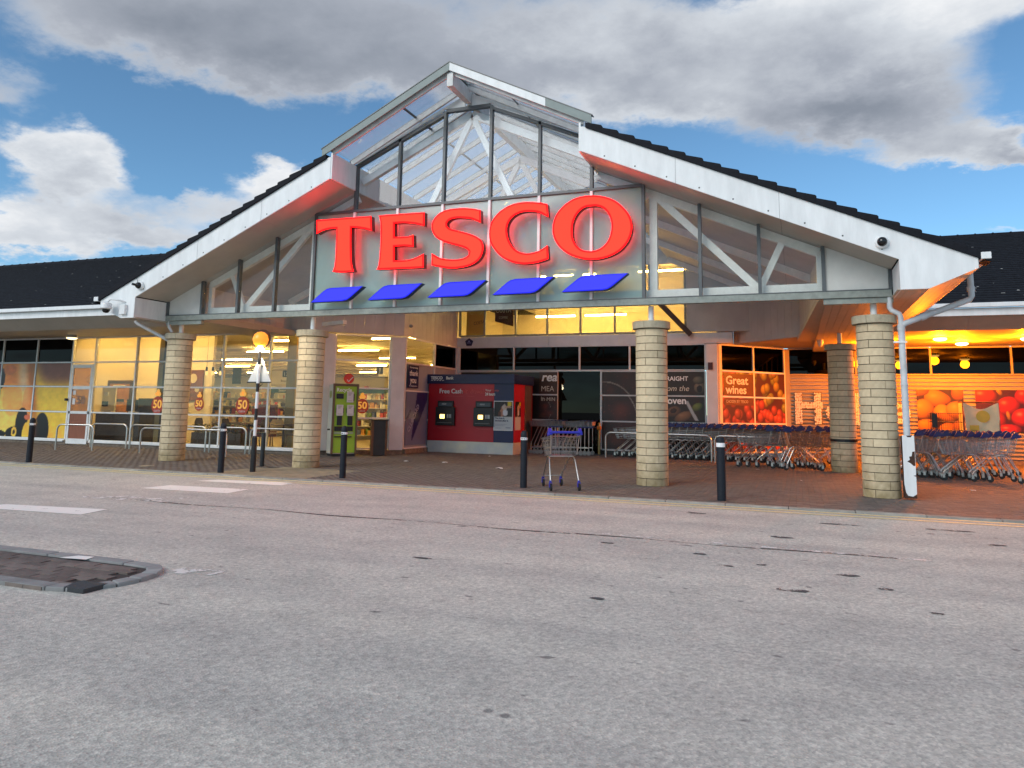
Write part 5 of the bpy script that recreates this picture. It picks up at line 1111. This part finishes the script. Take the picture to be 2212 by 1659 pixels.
for k in range(0, 22): dup(base, None, (2.2 + k * .225, 9.1 + rnd.uniform(-.02, .02), 0), R(90) + rnd.uniform(-.03, .03), ORD[k] + ' trolley from the doors in the rear nested row along the wall', G1)
for (x, y, a, l) in ((5.5, 6.35, 88, 'left one of three loose trolleys right of the dark bollard'), (5.72, 6.38, 90, 'middle of three loose trolleys right of the dark bollard'), (5.95, 6.4, 92, 'right one of three loose trolleys right of the dark bollard'),
                   (6.65, 5.95, -80, 'trolley facing the rear column, nearest the viewer'), (6.5, 6.5, -84, 'trolley just behind the one facing the rear column')): dup(base, None, (x, y, 0), R(a), l, G2)
for k in range(6): dup(base, None, (6.2 + k * .25, 7.1 + .05 * k, 0), R(90) + rnd.uniform(-.08, .08), ORD[k] + ' from the left of six trolleys crowded behind the rear column', G2)
S3 = 'one of the closely packed trolleys glowing orange right of the downpipe'
for (x, y, l) in ((9.08, 4.95, 'trolley just right of the peeling downpipe box'), (9.93, 4.82, 'middle trolley at the front of the orange lit group'), (10.48, 4.78, 'rightmost trolley at the front of the orange lit group')): dup(base, None, (x, y, 0), R(90 + rnd.uniform(-4, 4)), l, G3)
for rw, (y, xs_) in enumerate(((5.45, (8.8, 9.05, 9.3, 9.55, 9.8, 10.05)), (6.05, (8.9, 9.15, 9.4, 9.65, 9.9, 10.15, 10.4)), (6.65, (9.0, 9.25, 9.5, 9.75, 10.0, 10.7)), (7.25, (9.2, 9.45, 10.5, 10.75, 11.0)), (4.3, ()))):
    for ix, x in enumerate(xs_): dup(base, None, (x, y + rnd.uniform(-.03, .03), 0), R(90) + rnd.uniform(-.05, .05), ORD[ix] + ' trolley from the downpipe in the ' + ORD[rw + 1] + ' row from the road, orange lit', G3)
# shallow trolleys at the doors
sh = thing('shallow_trolley', 'shallow grey trolley stack left of the dark doors, front one', 'trolley', (-1.15, 8.75, 0), R(90), 'shallow trolleys beside the doors')
basket_mesh(1.06, 1.02, .86, .86, .25, .22, .23, .2, -.36, .36, -.33, .33).build('basket', mat('dark_zinc_wire', (.30, .31, .33), .35, metal=.8), sh)
m = MB()
for sg in (-1, 1):
    m.tube([(sg * .22, -.28, .86), (sg * .23, -.28, .14)], .012, 8); m.tube([(sg * .2, .05, .86), (sg * .2, .30, .30), (sg * .2, .31, .14)], .012, 8); m.tube([(sg * .23, -.28, .22), (sg * .2, .31, .22)], .012, 8)
m.build('frame', CHROME, sh, smooth=True); m = MB(); m.tube([(-.27, -.42, 1.06), (.27, -.42, 1.06)], .018, 8); m.box(-.26, .26, -.42, -.30, .84, .88); m.build('handle', NAVYPL, sh)
B('card_panel', mat('pinkish_card', (.55, .40, .40), .6), sh, (-.2, .2, -.38, -.365, .92, 1.04))
for x, y in ((-.23, -.28), (.23, -.28), (-.2, .31), (.2, .31)):
    m = MB(); m.lathe([(.03, x - .014), (.065, x - .014), (.065, x + .014), (.03, x + .014)], 16, (y, .065), 'x'); m.build('wheel', mat('grey_wheel', (.25, .25, .24), .4), sh, smooth=True)
for k in range(1, 4): dup(sh, None, (-1.15 + k * .12, 8.75, 0), R(90), ORD[k] + ' shallow grey trolley of the stack next to the kiosk', 'shallow trolleys beside the doors')
for k in range(4): dup(sh, None, (-.2 + k * .13, 8.75, 0), R(90), ORD[k] + ' shallow grey trolley from the kiosk in the stack before the doors', 'shallow trolleys beside the doors')
# laundry cage and black basket
bg = thing('fabric_cage_trolley', 'tall cage trolley covered with pale yellow fabric sheet', 'cage trolley', (10.47, 7.5, 0)); m = MB()
for x in (0, .78):
    for y in (0, .5): m.tube([(x, y, .1), (x, y, 1.78)], .014, 8)
for z in (.2, 1.76): m.tube([(0, 0, z), (.78, 0, z), (.78, .5, z), (0, .5, z), (0, 0, z)], .012, 6)
m.build('frame', mat('brown_tube', (.12, .05, .03), .5), bg)
nx, nz = 16, 16; m = MB(); vs = []; hole = lambda u, v: ((u - .5) / .22) ** 2 + ((v - .62) / .2) ** 2 < 1
for j in range(nz + 1):
    for i in range(nx + 1):
        u, v = i / nx, j / nz; top = 1.74 - .16 * math.sin(math.pi * u) ** 1.5; z = lerp(.95, top, v); x = lerp(.06 - .06 * v, .80 - .03 * v, u)
        vs.append((x, -.02 + .03 * math.sin(7 * u + 5 * v) * (1 - abs(2 * u - 1)) + .015 * math.sin(15 * u - 4 * v), z))
m.add(vs, [(j * (nx + 1) + i, j * (nx + 1) + i + 1, (j + 1) * (nx + 1) + i + 1, (j + 1) * (nx + 1) + i) for j in range(nz) for i in range(nx)])
FAB = mat('cream_fabric', (.68, .62, .40), .8, var=.12, vscale=4); m.build('cover', FAB, bg, smooth=True); B('side_cover', FAB, bg, (-.012, .0, 0, .5, .95, 1.73))
m = MB(); m.lathe([(.001, -.052), (.15, -.052), (.15, -.050), (.001, -.050)], 24, (.42, 1.40), 'y'); m.build('round_print', mat('yellow_print', (.60, .42, .05), .6), bg, smooth=False)
B('corner_patch', MC['yellow_print'], bg, (.12, .32, -.062, -.058, 1.02, 1.18)); text('Home', .05, NAVY, bg, (.15, -.065, 1.04), (1, 0, 0))
bk = thing('black_wire_cage', 'black wire basket cage in front of the pears poster', 'basket', (9.75, 7.55, 1.0)); m = MB()
for z in (.04, .25, .47): m.tube([(0, 0, z), (.72, 0, z), (.72, .4, z), (0, .4, z), (0, 0, z)], .009, 6)
for i in range(16): x = i * .048; m.tube([(x, 0, .04), (x, 0, .47)], .004 if 5 < i < 11 else .006, 4); m.tube([(x, .4, .04), (x, .4, .47)], .004, 4)
m.box(.02, .14, -.01, .02, .1, .45); m.build('wires', BLK, bk); m = MB()
for x in (.02, .7):
    for y in (.02, .38): m.tube([(x, y, -1.0), (x, y, .04)], .012, 6)
m.build('legs_frame', BLK, bk)

# ================================================================== LAMPS
def bulkhead(loc, lab, lit=True, en=30):
    t = thing('soffit_lamp', lab, 'lamp', loc, 0, 'drum lamps under the soffit' if lit else None)
    m = MB(); m.lathe([(.13, .0), (.13, -.13), (.15, -.135)], 22); m.build('drum', mat('amber_drum', (.6, .3, .08), .5, emit=(1, .42, .04), estr=2.0) if lit else MC['grey_metal'], t, smooth=True)
    m = MB(); m.lathe([(.155, -.137), (.155, -.16), (.10, -.19), (.01, -.20)], 22); m.build('lens', emis('sodium_lens', (1, .50, .10), 30) if lit else emis('weak_lens', (1, .8, .45), 1.6), t, smooth=True)
    if lit:
        l = bpy.data.lights.new('lamp_light', 'POINT'); l.energy = en; l.color = (1, .20, .002); l.shadow_soft_size = .14; o = bpy.data.objects.new('lamp_light', l); C.objects.link(o); o.parent = t; o.location = (0, 0, -.32)
bulkhead((10.09, 7.7, 3.53), 'left of the two bright orange lamps above the trolleys', en=390); bulkhead((10.92, 9.6, 3.56), 'right of the two bright orange lamps above the trolleys', en=390)
bulkhead((8.62, 8.6, 3.53), 'orange lamp half hidden behind the right front column', en=300)
bulkhead((12.1, 8.0, 3.53), 'orange lamp at the right picture edge', en=390)
bulkhead((-14.8, 2.7, 3.53), 'small pale lamp under the left soffit above the shop door', lit=False)
l = bpy.data.lights.new('beacon_light', 'POINT'); l.energy = 30; l.color = (1, .80, .50); l.shadow_soft_size = .09; o = bpy.data.objects.new('beacon_light', l); C.objects.link(o); o.parent = bc; o.location = (0, -.02, 2.44)

# ================================================================== INTERIOR
STRIP = emis('strip_tube', (1, .61, .16), 66)
B('interior_floor', FLOORI, store, (-60, -6.4, YS + .12, 46, -.02, .06)); B('interior_floor', FLOORI, store, (-6.4, -4.66, 6.0, 46, -.02, .06))
m = MB(); m.prism([(-60, YS + .12), (-6.5, YS + .12), (-4.66, 5.95), (-4.66, 46), (-60, 46)], 4.12, 4.2, 'z'); m.build('interior_ceiling', CEIL, store)
B('interior_wall', YWALL, store, (-60, -4.66, 45, 45.2, 0, 4.1)); B('interior_wall', YWALL, store, (-4.75, -4.67, 9.6, 45, 0, 4.1)); B('interior_wall', YWALL, store, (-22, -13.05, 7.0, 7.12, 0, 4.1), (-22.2, -22, YS + .1, 7.12, 0, 4.1))
B('interior_head', YWALL, store, (-22.6, -6.6, YS + .06, YS + .1, ZH + .04, 4.12))
for k in range(10): B('ceiling_beam', mat('ceiling_beam_cream', (.62, .56, .42), .6), store, (-60, -4.8, 8 + k * 3.7, 8.12 + k * 3.7, 4.0, 4.115))
sl0 = None; rn = 0
for ry, yy in enumerate ((5.0, 10.1, 15.0, 20.0, 26.0, 34.0)):
    for rx, xx in enumerate(np.arange(-6.9, -54, -5.2)):
        if yy < 8 and xx < -13: continue
        if xx < -16 - max(0, yy - 10) * 1.4: continue
        if sl0 is None:
            sl0 = thing('strip_light', 'first tube light from the right in the first ceiling row behind the windows', 'strip light', (xx, yy, 3.96), 0, 'rows of tube lights inside the store'); B('tube', STRIP, sl0, (-1.05, 1.05, -.035, .035, -.05, 0)); B('batten', WHITE, sl0, (-1.05, 1.05, -.05, .05, .0, .05)); continue
        dup(sl0, None, (float(xx) - (yy % 3) * .4, yy, 3.96), 0, ORD[rx] + ' tube light from the right in the ' + ORD[ry] + ' ceiling row behind the windows')
dup(sl0, None, (-15.2, 5.3, 3.9), 0, 'added unseen tube light brightening the small lobby behind the shop door'); dup(sl0, None, (-18.4, 5.3, 3.9), 0, 'added unseen tube light brightening the closed room behind the food posters')  # both tubes added out of sight above the header to brighten the front rooms
# lit upper room
B('upper_room_wall', YWALL, store, (-4.65, 4.3, 14, 14.1, 3.6, 6.6), (4.3, 4.4, YB + .1, 14, 3.6, 6.6), (-4.75, -4.65, YB + .1, 14, 3.6, 6.6)); B('upper_room_floor', YWALL, store, (-4.65, 4.3, YB + .1, 14, 3.6, 3.7)); B('upper_room_ceiling', CEIL, store, (-4.65, 4.3, YB + .1, 14, 6.5, 6.6))
for x, l in ((-1.75, 'left of two tube lights behind the upper windows'), (.15, 'right of two tube lights behind the upper windows')):
    o = dup(sl0, None, (x, 12.0, 4.86), 0, l); o['group'] = 'tube lights in the upper room'; o.scale = (.72, 1, 1)
dup(sl0, None, (-1, 11, 6.2), 0, 'tube light high in the upper room'); dup(sl0, None, (2.6, 11, 6.2), 0, 'second tube light high in the upper room')
BRN = mat('chocolate_print', (.10, .025, .015), .5)
t = thing('coffee_poster', 'dark brown slanted coffee poster in the upper window', 'poster', (-3.22, YB + .12, 4.3)); m = MB(); m.prism([(0, .12), (.68, -.08), (.68, 1.0), (0, 1.0)], -.01, 0); m.build('board', BRN, t); text('COSTA', .26, TEXTC, t, (.02, -.013, .42), (1, 0, 0), bold=.006, sx=.68); text('COFFEE', .12, TEXTC, t, (.14, -.013, .20), (1, 0, 0), sx=.8)
def cup(U, V):
    r = np.ones(U.shape + (3,)) * np.array([.92, .74, .36]); q = ((U - .5) / .42) ** 2 + ((V - .85) / .3) ** 2; r[(q < 1) & (q > .8)] = (.97, .85, .5); r[q < .2] = (.62, .35, .12); b_ = (np.abs(U - .5) < .4 - .15 * (.6 - V)) & (V < .62) & (V > .05); r[b_] = (.93, .70, .32); return r
t = thing('cup_poster', 'pale poster with a coffee cup at the left upper window', 'poster', (-4.32, YB + .14, 3.95)); poster_grid('print', (0, 0, 0), (1, 0, 0), .72, 1.2, cup, t, .03); text('COSTA', .16, BRN, t, (.28, -.012, .36), (1, 0, .12), sx=.8)
# fifty balloons
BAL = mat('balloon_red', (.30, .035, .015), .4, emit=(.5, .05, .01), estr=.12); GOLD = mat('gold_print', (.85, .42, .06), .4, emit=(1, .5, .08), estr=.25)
def balloon(x, z, s, lab, y=YS - .03):
    t = thing('window_sticker', lab, 'sticker', (x, y, z), 0, 'round red stickers on the windows'); m = MB(); m.prism([(.24 * s * math.cos(6.283 * i / 28), .27 * s * math.sin(6.283 * i / 28)) for i in range(28)], -.006, 0); m.build('disc', BAL, t)
    text('50', .36 * s, GOLD, t, (-.0, -.009, -.09 * s), (1, 0, 0), align='CENTER', bold=.008); text('COSTA', .075 * s, TEXTW, t, (0, -.009, -.2 * s), (1, 0, 0), align='CENTER')
    m = MB()
    for dx, dz, r in ((-.05, .34, .07), (.05, .34, .07), (0, .44, .06)): m.lathe([(.001, -.008), (r * s, -.008), (r * s, -.003), (.001, -.003)], 14, (dx * s, dz * s), 'y')
    m.build('crown', GOLD, t); return t
balloon(-12.15, 1.33, 1.0, 'red fifty sticker left of the first column'); balloon(-10.5, 1.38, .75, 'small red fifty sticker right of the first column'); balloon(-8.86, 1.36, 1.0, 'large red fifty sticker beside the beacon pole')
q = Vector(PB_) + (Vector(PC) - Vector(PB_)) * .52; o = balloon(q.x + .03, 1.40, .8, 'red fifty sticker above the dark bin', y=q.y - .05); o.rotation_euler = (0, 0, math.atan2(fa.y, fa.x))
q = Vector(PB_) + (Vector(PC) - Vector(PB_)) * .27; t = thing('tick_sticker', 'red round tick sticker above the green machine', 'sticker', (q.x + .03, q.y - .04, 2.2), math.atan2(fa.y, fa.x)); m = MB(); m.prism([(.15 * math.cos(6.283 * i / 24), .15 * math.sin(6.283 * i / 24)) for i in range(24)], -.006, 0); m.build('disc', mat('bright_red', (.7, .05, .03), .4), t); m = MB(); m.bar((-.05, -.009, -.03), (-.01, -.009, -.09), .02, .004).bar((-.01, -.009, -.09), (.12, -.009, .05), .02, .004); m.build('tick', TEXTW, t)
# lobby: wooden door, counter, notices
t = thing('interior_door', 'orange wooden door in the lobby behind the glass', 'door', (-17.9, 6.9, 0)); B('leaf', WOODO, t, (.08, 1.1, 0, .05, 0, 2.1)); B('frame', WOODD, t, (-.02, .08, -.03, .08, 0, 2.22), (1.1, 1.2, -.03, .08, 0, 2.22), (.08, 1.1, -.03, .08, 2.1, 2.22)); B('closer', WHITE, t, (.3, .9, -.06, 0, 1.98, 2.04)); B('sign_plate', DKCAB, t, (.35, .85, -.02, 0, 1.42, 1.52))
t = thing('counter', 'black reception counter behind the lobby window', 'counter', (-15.6, 4.5, 0)); B('body', DKCAB, t, (0, 1.95, 0, .6, 0, 1.0)); B('top', BLK, t, (-.05, 2.0, -.05, .65, 1.0, 1.04))
t = thing('photo_booth', 'dark machine standing behind the counter', 'machine', (-14.75, 5.4, 0)); B('body', DKCAB, t, (0, .8, 0, .6, 0, 1.55), bevel=.03); B('screen', BLK, t, (-.5, -.05, 0, .1, 1.1, 1.5)); B('stand', WHITE, t, (-.4, .1, .0, .05, .9, 1.1))
t = thing('wall_notice_panel', 'pale panel with small dark card reader beside the wooden door', 'panel', (-16.2, 5.2, 0)); B('board', YWALL, t, (0, .62, 0, .06, 0, 1.95)); B('screen', BLK, t, (.06, .3, -.04, 0, 1.25, 1.42)); B('leaflet', WHITE, t, (.1, .45, -.06, 0, 1.1, 1.13), (.12, .3, -.02, 0, 1.62, 1.75))
t = thing('store_pillar', 'olive brown pillar inside the window right of the lobby', 'pillar', (-12.85, 4.35, 0)); B('shaft', mat('olive_brown', (.20, .16, .06), .6), t, (0, .2, 0, .5, 0, 4.1)); B('dark_edge', DKCAB, t, (.2, .32, 0, .3, 0, 4.1))
t = thing('store_pillar', 'wide olive brown pillar inside the window left of the second column', 'pillar', (-8.6, 5.4, 0)); B('shaft', MC['olive_brown'], t, (0, .33, 0, .6, 0, 4.1)); B('yellow_edge', mat('ochre_edge', (.42, .26, .05), .6), t, (.33, .62, 0, .5, 0, 4.1))
for k, (x, z) in enumerate(((-14.6, 2.15), (-14.6, 1.85))): t = thing('picture_frame', ('upper' if k == 0 else 'lower') + ' of two framed certificates on the cream wall', 'picture frame', (x, 6.97, z)); B('frame', BLK, t, (0, .3, -.03, 0, 0, .3)); B('paper', GOLD if k == 0 else TEXTW, t, (.04, .26, -.035, -.03, .04, .26))
t = thing('menu_board', 'dark round patterned picture on the cream wall by the first column', 'picture', (-14.15, 6.97, 1.5)); B('board', mat('brown_print', (.16, .05, .03), .5), t, (0, .75, -.03, 0, 0, 1.1)); m = MB(); m.lathe([(.12, -.036), (.17, -.036), (.17, -.031), (.12, -.031)], 20, (.3, .8), 'y').lathe([(.05, -.036), (.1, -.036), (.1, -.031), (.05, -.031)], 20, (.5, .4), 'y'); m.build('ring_print', TEXTC, t)
# shelves of goods across the store
GC = [(.75, .1, .06), (.85, .75, .2), (.9, .88, .8), (.1, .15, .35), (.7, .35, .08), (.2, .35, .1), (.9, .6, .3), (.06, .05, .05), (.8, .8, .78), (.5, .08, .1)]
GM = [mat('goods_%d' % i, c, .5, var=.2) for i, c in enumerate(GC)]
for i, mname in enumerate(['tomato', 'mustard', 'cream', 'indigo', 'amber', 'leaf', 'peach', 'soot', 'chalk', 'berry']): GM[i].name = 'goods_' + mname
def shelf(x0, y, w_, h_, lab):
    t = thing('shelving_unit', lab, 'shelving', (x0, y, 0), 0, 'shelving with goods inside the store'); B('back', YWALL, t, (0, w_, .4, .44, 0, h_)); lv = np.arange(.25, h_ - .1, .36)
    for z in lv: B('shelf', WHITE, t, (0, w_, 0, .4, z - .02, z))
    bb = [MB() for _ in GM]
    for z in lv:
        x = .02
        while x < w_ - .05:
            ww = rnd.uniform(.05, .22); hh = rnd.uniform(.12, .3); k = rnd.randrange(len(GM)) if rnd.random() < .6 else 2
            if rnd.random() < .9: bb[k].box(x, min(x + ww, w_), .03 + rnd.uniform(0, .1), .35, z, z + hh)
            x += ww + rnd.uniform(.01, .06)
    for k, b_ in enumerate(bb):
        if b_.v: b_.build('goods', GM[k], t, kind='stuff')
k = 0
for (x0, y, w_, h_) in ((-18.8, 13.2, 3.4, 2.1), (-15.0, 12.6, 3.2, 2.0), (-24, 17, 5, 2.2), (-18.5, 17, 5, 2.2), (-13, 16, 4.5, 2.2), (-11.3, 12.0, 3.2, 2.0), (-8.0, 10.5, 2.9, 2.1), (-34, 24, 8, 2.3), (-25, 24, 8, 2.3), (-16, 22, 7, 2.3), (-8.6, 18, 3.5, 2.2)):
    k += 1; shelf(x0, y, w_, h_, ['shelving of colourful goods seen through the window left of the beacon', 'shelving of goods seen straight behind the beacon pole', 'far left shelving of goods deep in the store', 'shelving of goods deep in the store behind the cafe', 'long shelving of goods deep behind the beacon', 'shelving of goods behind the window pillar', 'shelving of goods seen above the dark bin', 'farthest left shelving row in the store', 'far middle shelving row in the store', 'far right shelving row in the store', 'narrow shelving deep behind the green machine'][k - 1])
# cafe furniture
def chair(x, y, rz, lab, mt):
    t = thing('cafe_chair', lab, 'chair', (x, y, .06), rz, 'cafe chairs behind the window'); B('seat', mt, t, (-.21, .21, -.2, .2, .43, .47), bevel=.01); m = MB(); m.prism([(-.2, .5), (.2, .5), (.22, .75), (.15, .88), (-.15, .88), (-.22, .75)], .2, .225); m.build('backrest', mt, t)
    for a in (-.18, .18):
        for b_ in (-.17, .19): m = MB(); m.tube([(a, b_, .43), (a * 1.12, b_ * 1.12, 0)], .014, 6); m.build('leg', WOODD, t)
    return t
def table(x, y, lab, rr=.38):
    t = thing('cafe_table', lab, 'table', (x, y, .06), 0, 'cafe tables behind the window'); m = MB(); m.lathe([(rr, .72), (rr, .75)], 24); m.build('tabletop', WOODD, t); m = MB(); m.lathe([(.03, .02), (.03, .72)], 10); m.build('leg', BLK, t); m = MB(); m.lathe([(.22, 0), (.22, .02)], 16); m.build('base', BLK, t)
TAN = mat('tan_shell', (.50, .38, .20), .5); DKC = mat('dark_chair', (.035, .022, .015), .5); BURG = mat('burgundy', (.14, .012, .02), .5)
table(-9.7, 5.1, 'round cafe table left of the beacon'); table(-8.3, 5.0, 'round cafe table right of the beacon'); table(-10.9, 5.6, 'round cafe table behind the first column')
for (x, y, rz, l, mt) in ((-10.2, 4.8, 90, 'dark chair at the left of the first cafe table', DKC), (-9.2, 4.9, -80, 'dark chair right of the first cafe table', DKC), (-9.6, 5.7, 0, 'dark chair behind the first cafe table', DKC), (-8.85, 5.4, 40, 'tan shell chair left of the beacon', TAN), (-8.0, 5.6, -20, 'tan shell chair right of the beacon', TAN), (-7.7, 4.8, -90, 'dark chair at the right cafe table', DKC), (-11.3, 4.9, 100, 'dark chair behind the first column', DKC)): chair(x, y, R(rz), l, mt)
t = thing('planter_hedge', 'dark green planter box along the window right of the first column', 'planter', (-11.1, 4.15, .06)); B('box', DKC, t, (0, 1.9, 0, .3, 0, .45)); m = MB()
for k in range(700):
    x, y, z = rnd.uniform(0, 1.9), rnd.uniform(-.02, .32), rnd.uniform(.42, .72) ; a, b_ = rnd.uniform(0, 6.28), rnd.uniform(-.6, .6); s = .035; u = Vector((math.cos(a), math.sin(a), b_)) * s; v = Vector((-math.sin(a), math.cos(a), .5)) * s * .5; p = Vector((x, y, z)); m.quad(p - u, p - v, p + u, p + v)
m.build('foliage', mat('dark_leaf', (.035, .06, .02), .5, var=.4), t, kind='stuff')
t = thing('high_seat', 'burgundy booth seat back inside the cafe', 'seat', (-10.35, 6.2, .06)); B('backrest', BURG, t, (0, .75, 0, .15, .3, 1.35), bevel=.02); B('seat', BURG, t, (-.6, .75, -.5, .0, .3, .55), bevel=.02)
for k, (x, l) in enumerate(((-10.75, 'left pendant bulb hanging in the cafe window'), (-10.45, 'right pendant bulb hanging in the cafe window'), (-11.0, 'third pendant bulb hanging beside the first column'))):
    t = thing('pendant_lamp', l, 'pendant lamp', (x, 4.5, 0), 0, 'pendant bulbs in the cafe'); m = MB(); m.tube([(0, 0, 4.1), (0, 0, 2.55)], .006, 6).lathe([(.02, 2.56), (.035, 2.54), (.035, 2.44), (.02, 2.43)], 12); m.build('flex', BLK, t); m = MB(); m.lathe([(.02, 2.43), (.045, 2.36), (.03, 2.30), (.005, 2.29)], 14); m.build('bulb', mat('bulb_glass', (.8, .6, .3), .1, emit=(1, .6, .2), estr=.8), t, smooth=True)
t = thing('hanging_sign', 'dark blue hanging store sign left of the beacon', 'sign', (-13.9, 13, 2.5)); B('board', NAVY, t, (0, .55, 0, .03, 0, 1.25)); B('print', TEXTC, t, (.12, .42, -.006, -.001, .75, .8), (.12, .42, -.006, -.001, .9, .93), (.1, .45, -.006, -.001, .3, .33))
t = thing('hanging_sign', 'pale hanging store sign numbered thirteen', 'sign', (-16.2, 14, 2.35)); B('board', TEXTW, t, (0, 1.1, 0, .03, 0, .6)); B('number_box', BLK, t, (.78, 1.1, -.01, -.001, .32, .62)); text('13', .26, TEXTW, t, (.82, -.014, .37), (1, 0, 0)); text('Bread', .14, BLK, t, (.7, -.014, .1), (1, 0, 0))
t = thing('hanging_sign', 'dark square hanging board above the small red sticker', 'sign', (-13.2, 8.2, 2.15)); B('board', DKCAB, t, (0, .38, 0, .03, 0, .62))
t = thing('hanging_sign', 'pale hanging sign numbered one above the bin', 'sign', (-9.2, 12, 2.6)); B('board', TEXTW, t, (0, 1.1, 0, .03, 0, .35)); B('number_box', BLK, t, (-.1, .2, -.01, -.001, .1, .42)); text('1', .26, TEXTW, t, (.0, -.014, .16), (1, 0, 0))
t = thing('hanging_sign', 'small plain red hanging square above the bin', 'sign', (-7.0, 9, 2.0)); B('board', MC['bright_red'], t, (0, .32, 0, .02, 0, .32))
t = thing('hanging_sign', 'dark teal aisle board left of the second column', 'sign', (-11.6, 12.0, 1.92)); B('board', mat('teal_board', (.02, .08, .12), .5), t, (0, 3.0, -.03, .0, 0, .22))
t = thing('hanging_sign', 'dark teal aisle board with white writing right of the first column', 'sign', (-15.0, 12.5, 1.92)); B('board', MC['teal_board'], t, (0, 3.0, -.03, .0, 0, .22)); text('Seasonal offers', .16, TEXTW, t, (.6, -.035, .06), (1, 0, 0))

# ================================================================== LITTER
LIT = mat('white_litter', (.75, .75, .76), .6)
def litter(x, y, s, lab, mt=LIT, dark=True):
    t = thing('litter', lab, 'litter', (x, y, .0), rnd.uniform(0, 3)); m = MB(); n = 9
    m.add([(s * rnd.uniform(.5, 1.1) * math.cos(6.283 * i / n), s * .5 * rnd.uniform(.5, 1.1) * math.sin(6.283 * i / n), rnd.uniform(.003, .03)) for i in range(n)] + [(0, 0, s * .35)], [(i, (i + 1) % n, n) for i in range(n)]); m.build('wrapper', mt, t)
    if dark: m = MB(); m.add([(-s * .6, -s * .3, .004), (s * .2, -s * .4, .004), (s * .1, -s * .1, .03)], [(0, 1, 2)]); m.build('dark_scrap', BLK, t)
litter(.0, 2.2, .11, 'crumpled black and white litter left of the lone trolley'); litter(-2.9, 3.0, .1, 'flat pale wrapper in front of the dark bin'); litter(-1.9, 3.2, .09, 'small black and white scrap on the paving below the kiosk'); litter(-1.9, 6.2, .08, 'tiny white scrap against the kiosk plinth', dark=False)
litter(6.6, 2.6, .06, 'white scrap between the third column and loose trolleys', dark=False); litter(9.6, 2.2, .06, 'white scrap on the orange lit paving', dark=False); litter(5.6, 5.4, .05, 'white scrap below the loose trolleys', dark=False)
t = thing('drain_cover', 'small round metal cover in the paving by the first column', 'drain cover', (-7.0, -1.4, .001)); m = MB(); m.lathe([(.16, -.01), (.16, .006), (.001, .006)], 20); m.build('lid', mat('worn_steel', (.28, .25, .2), .6, var=.3), t)
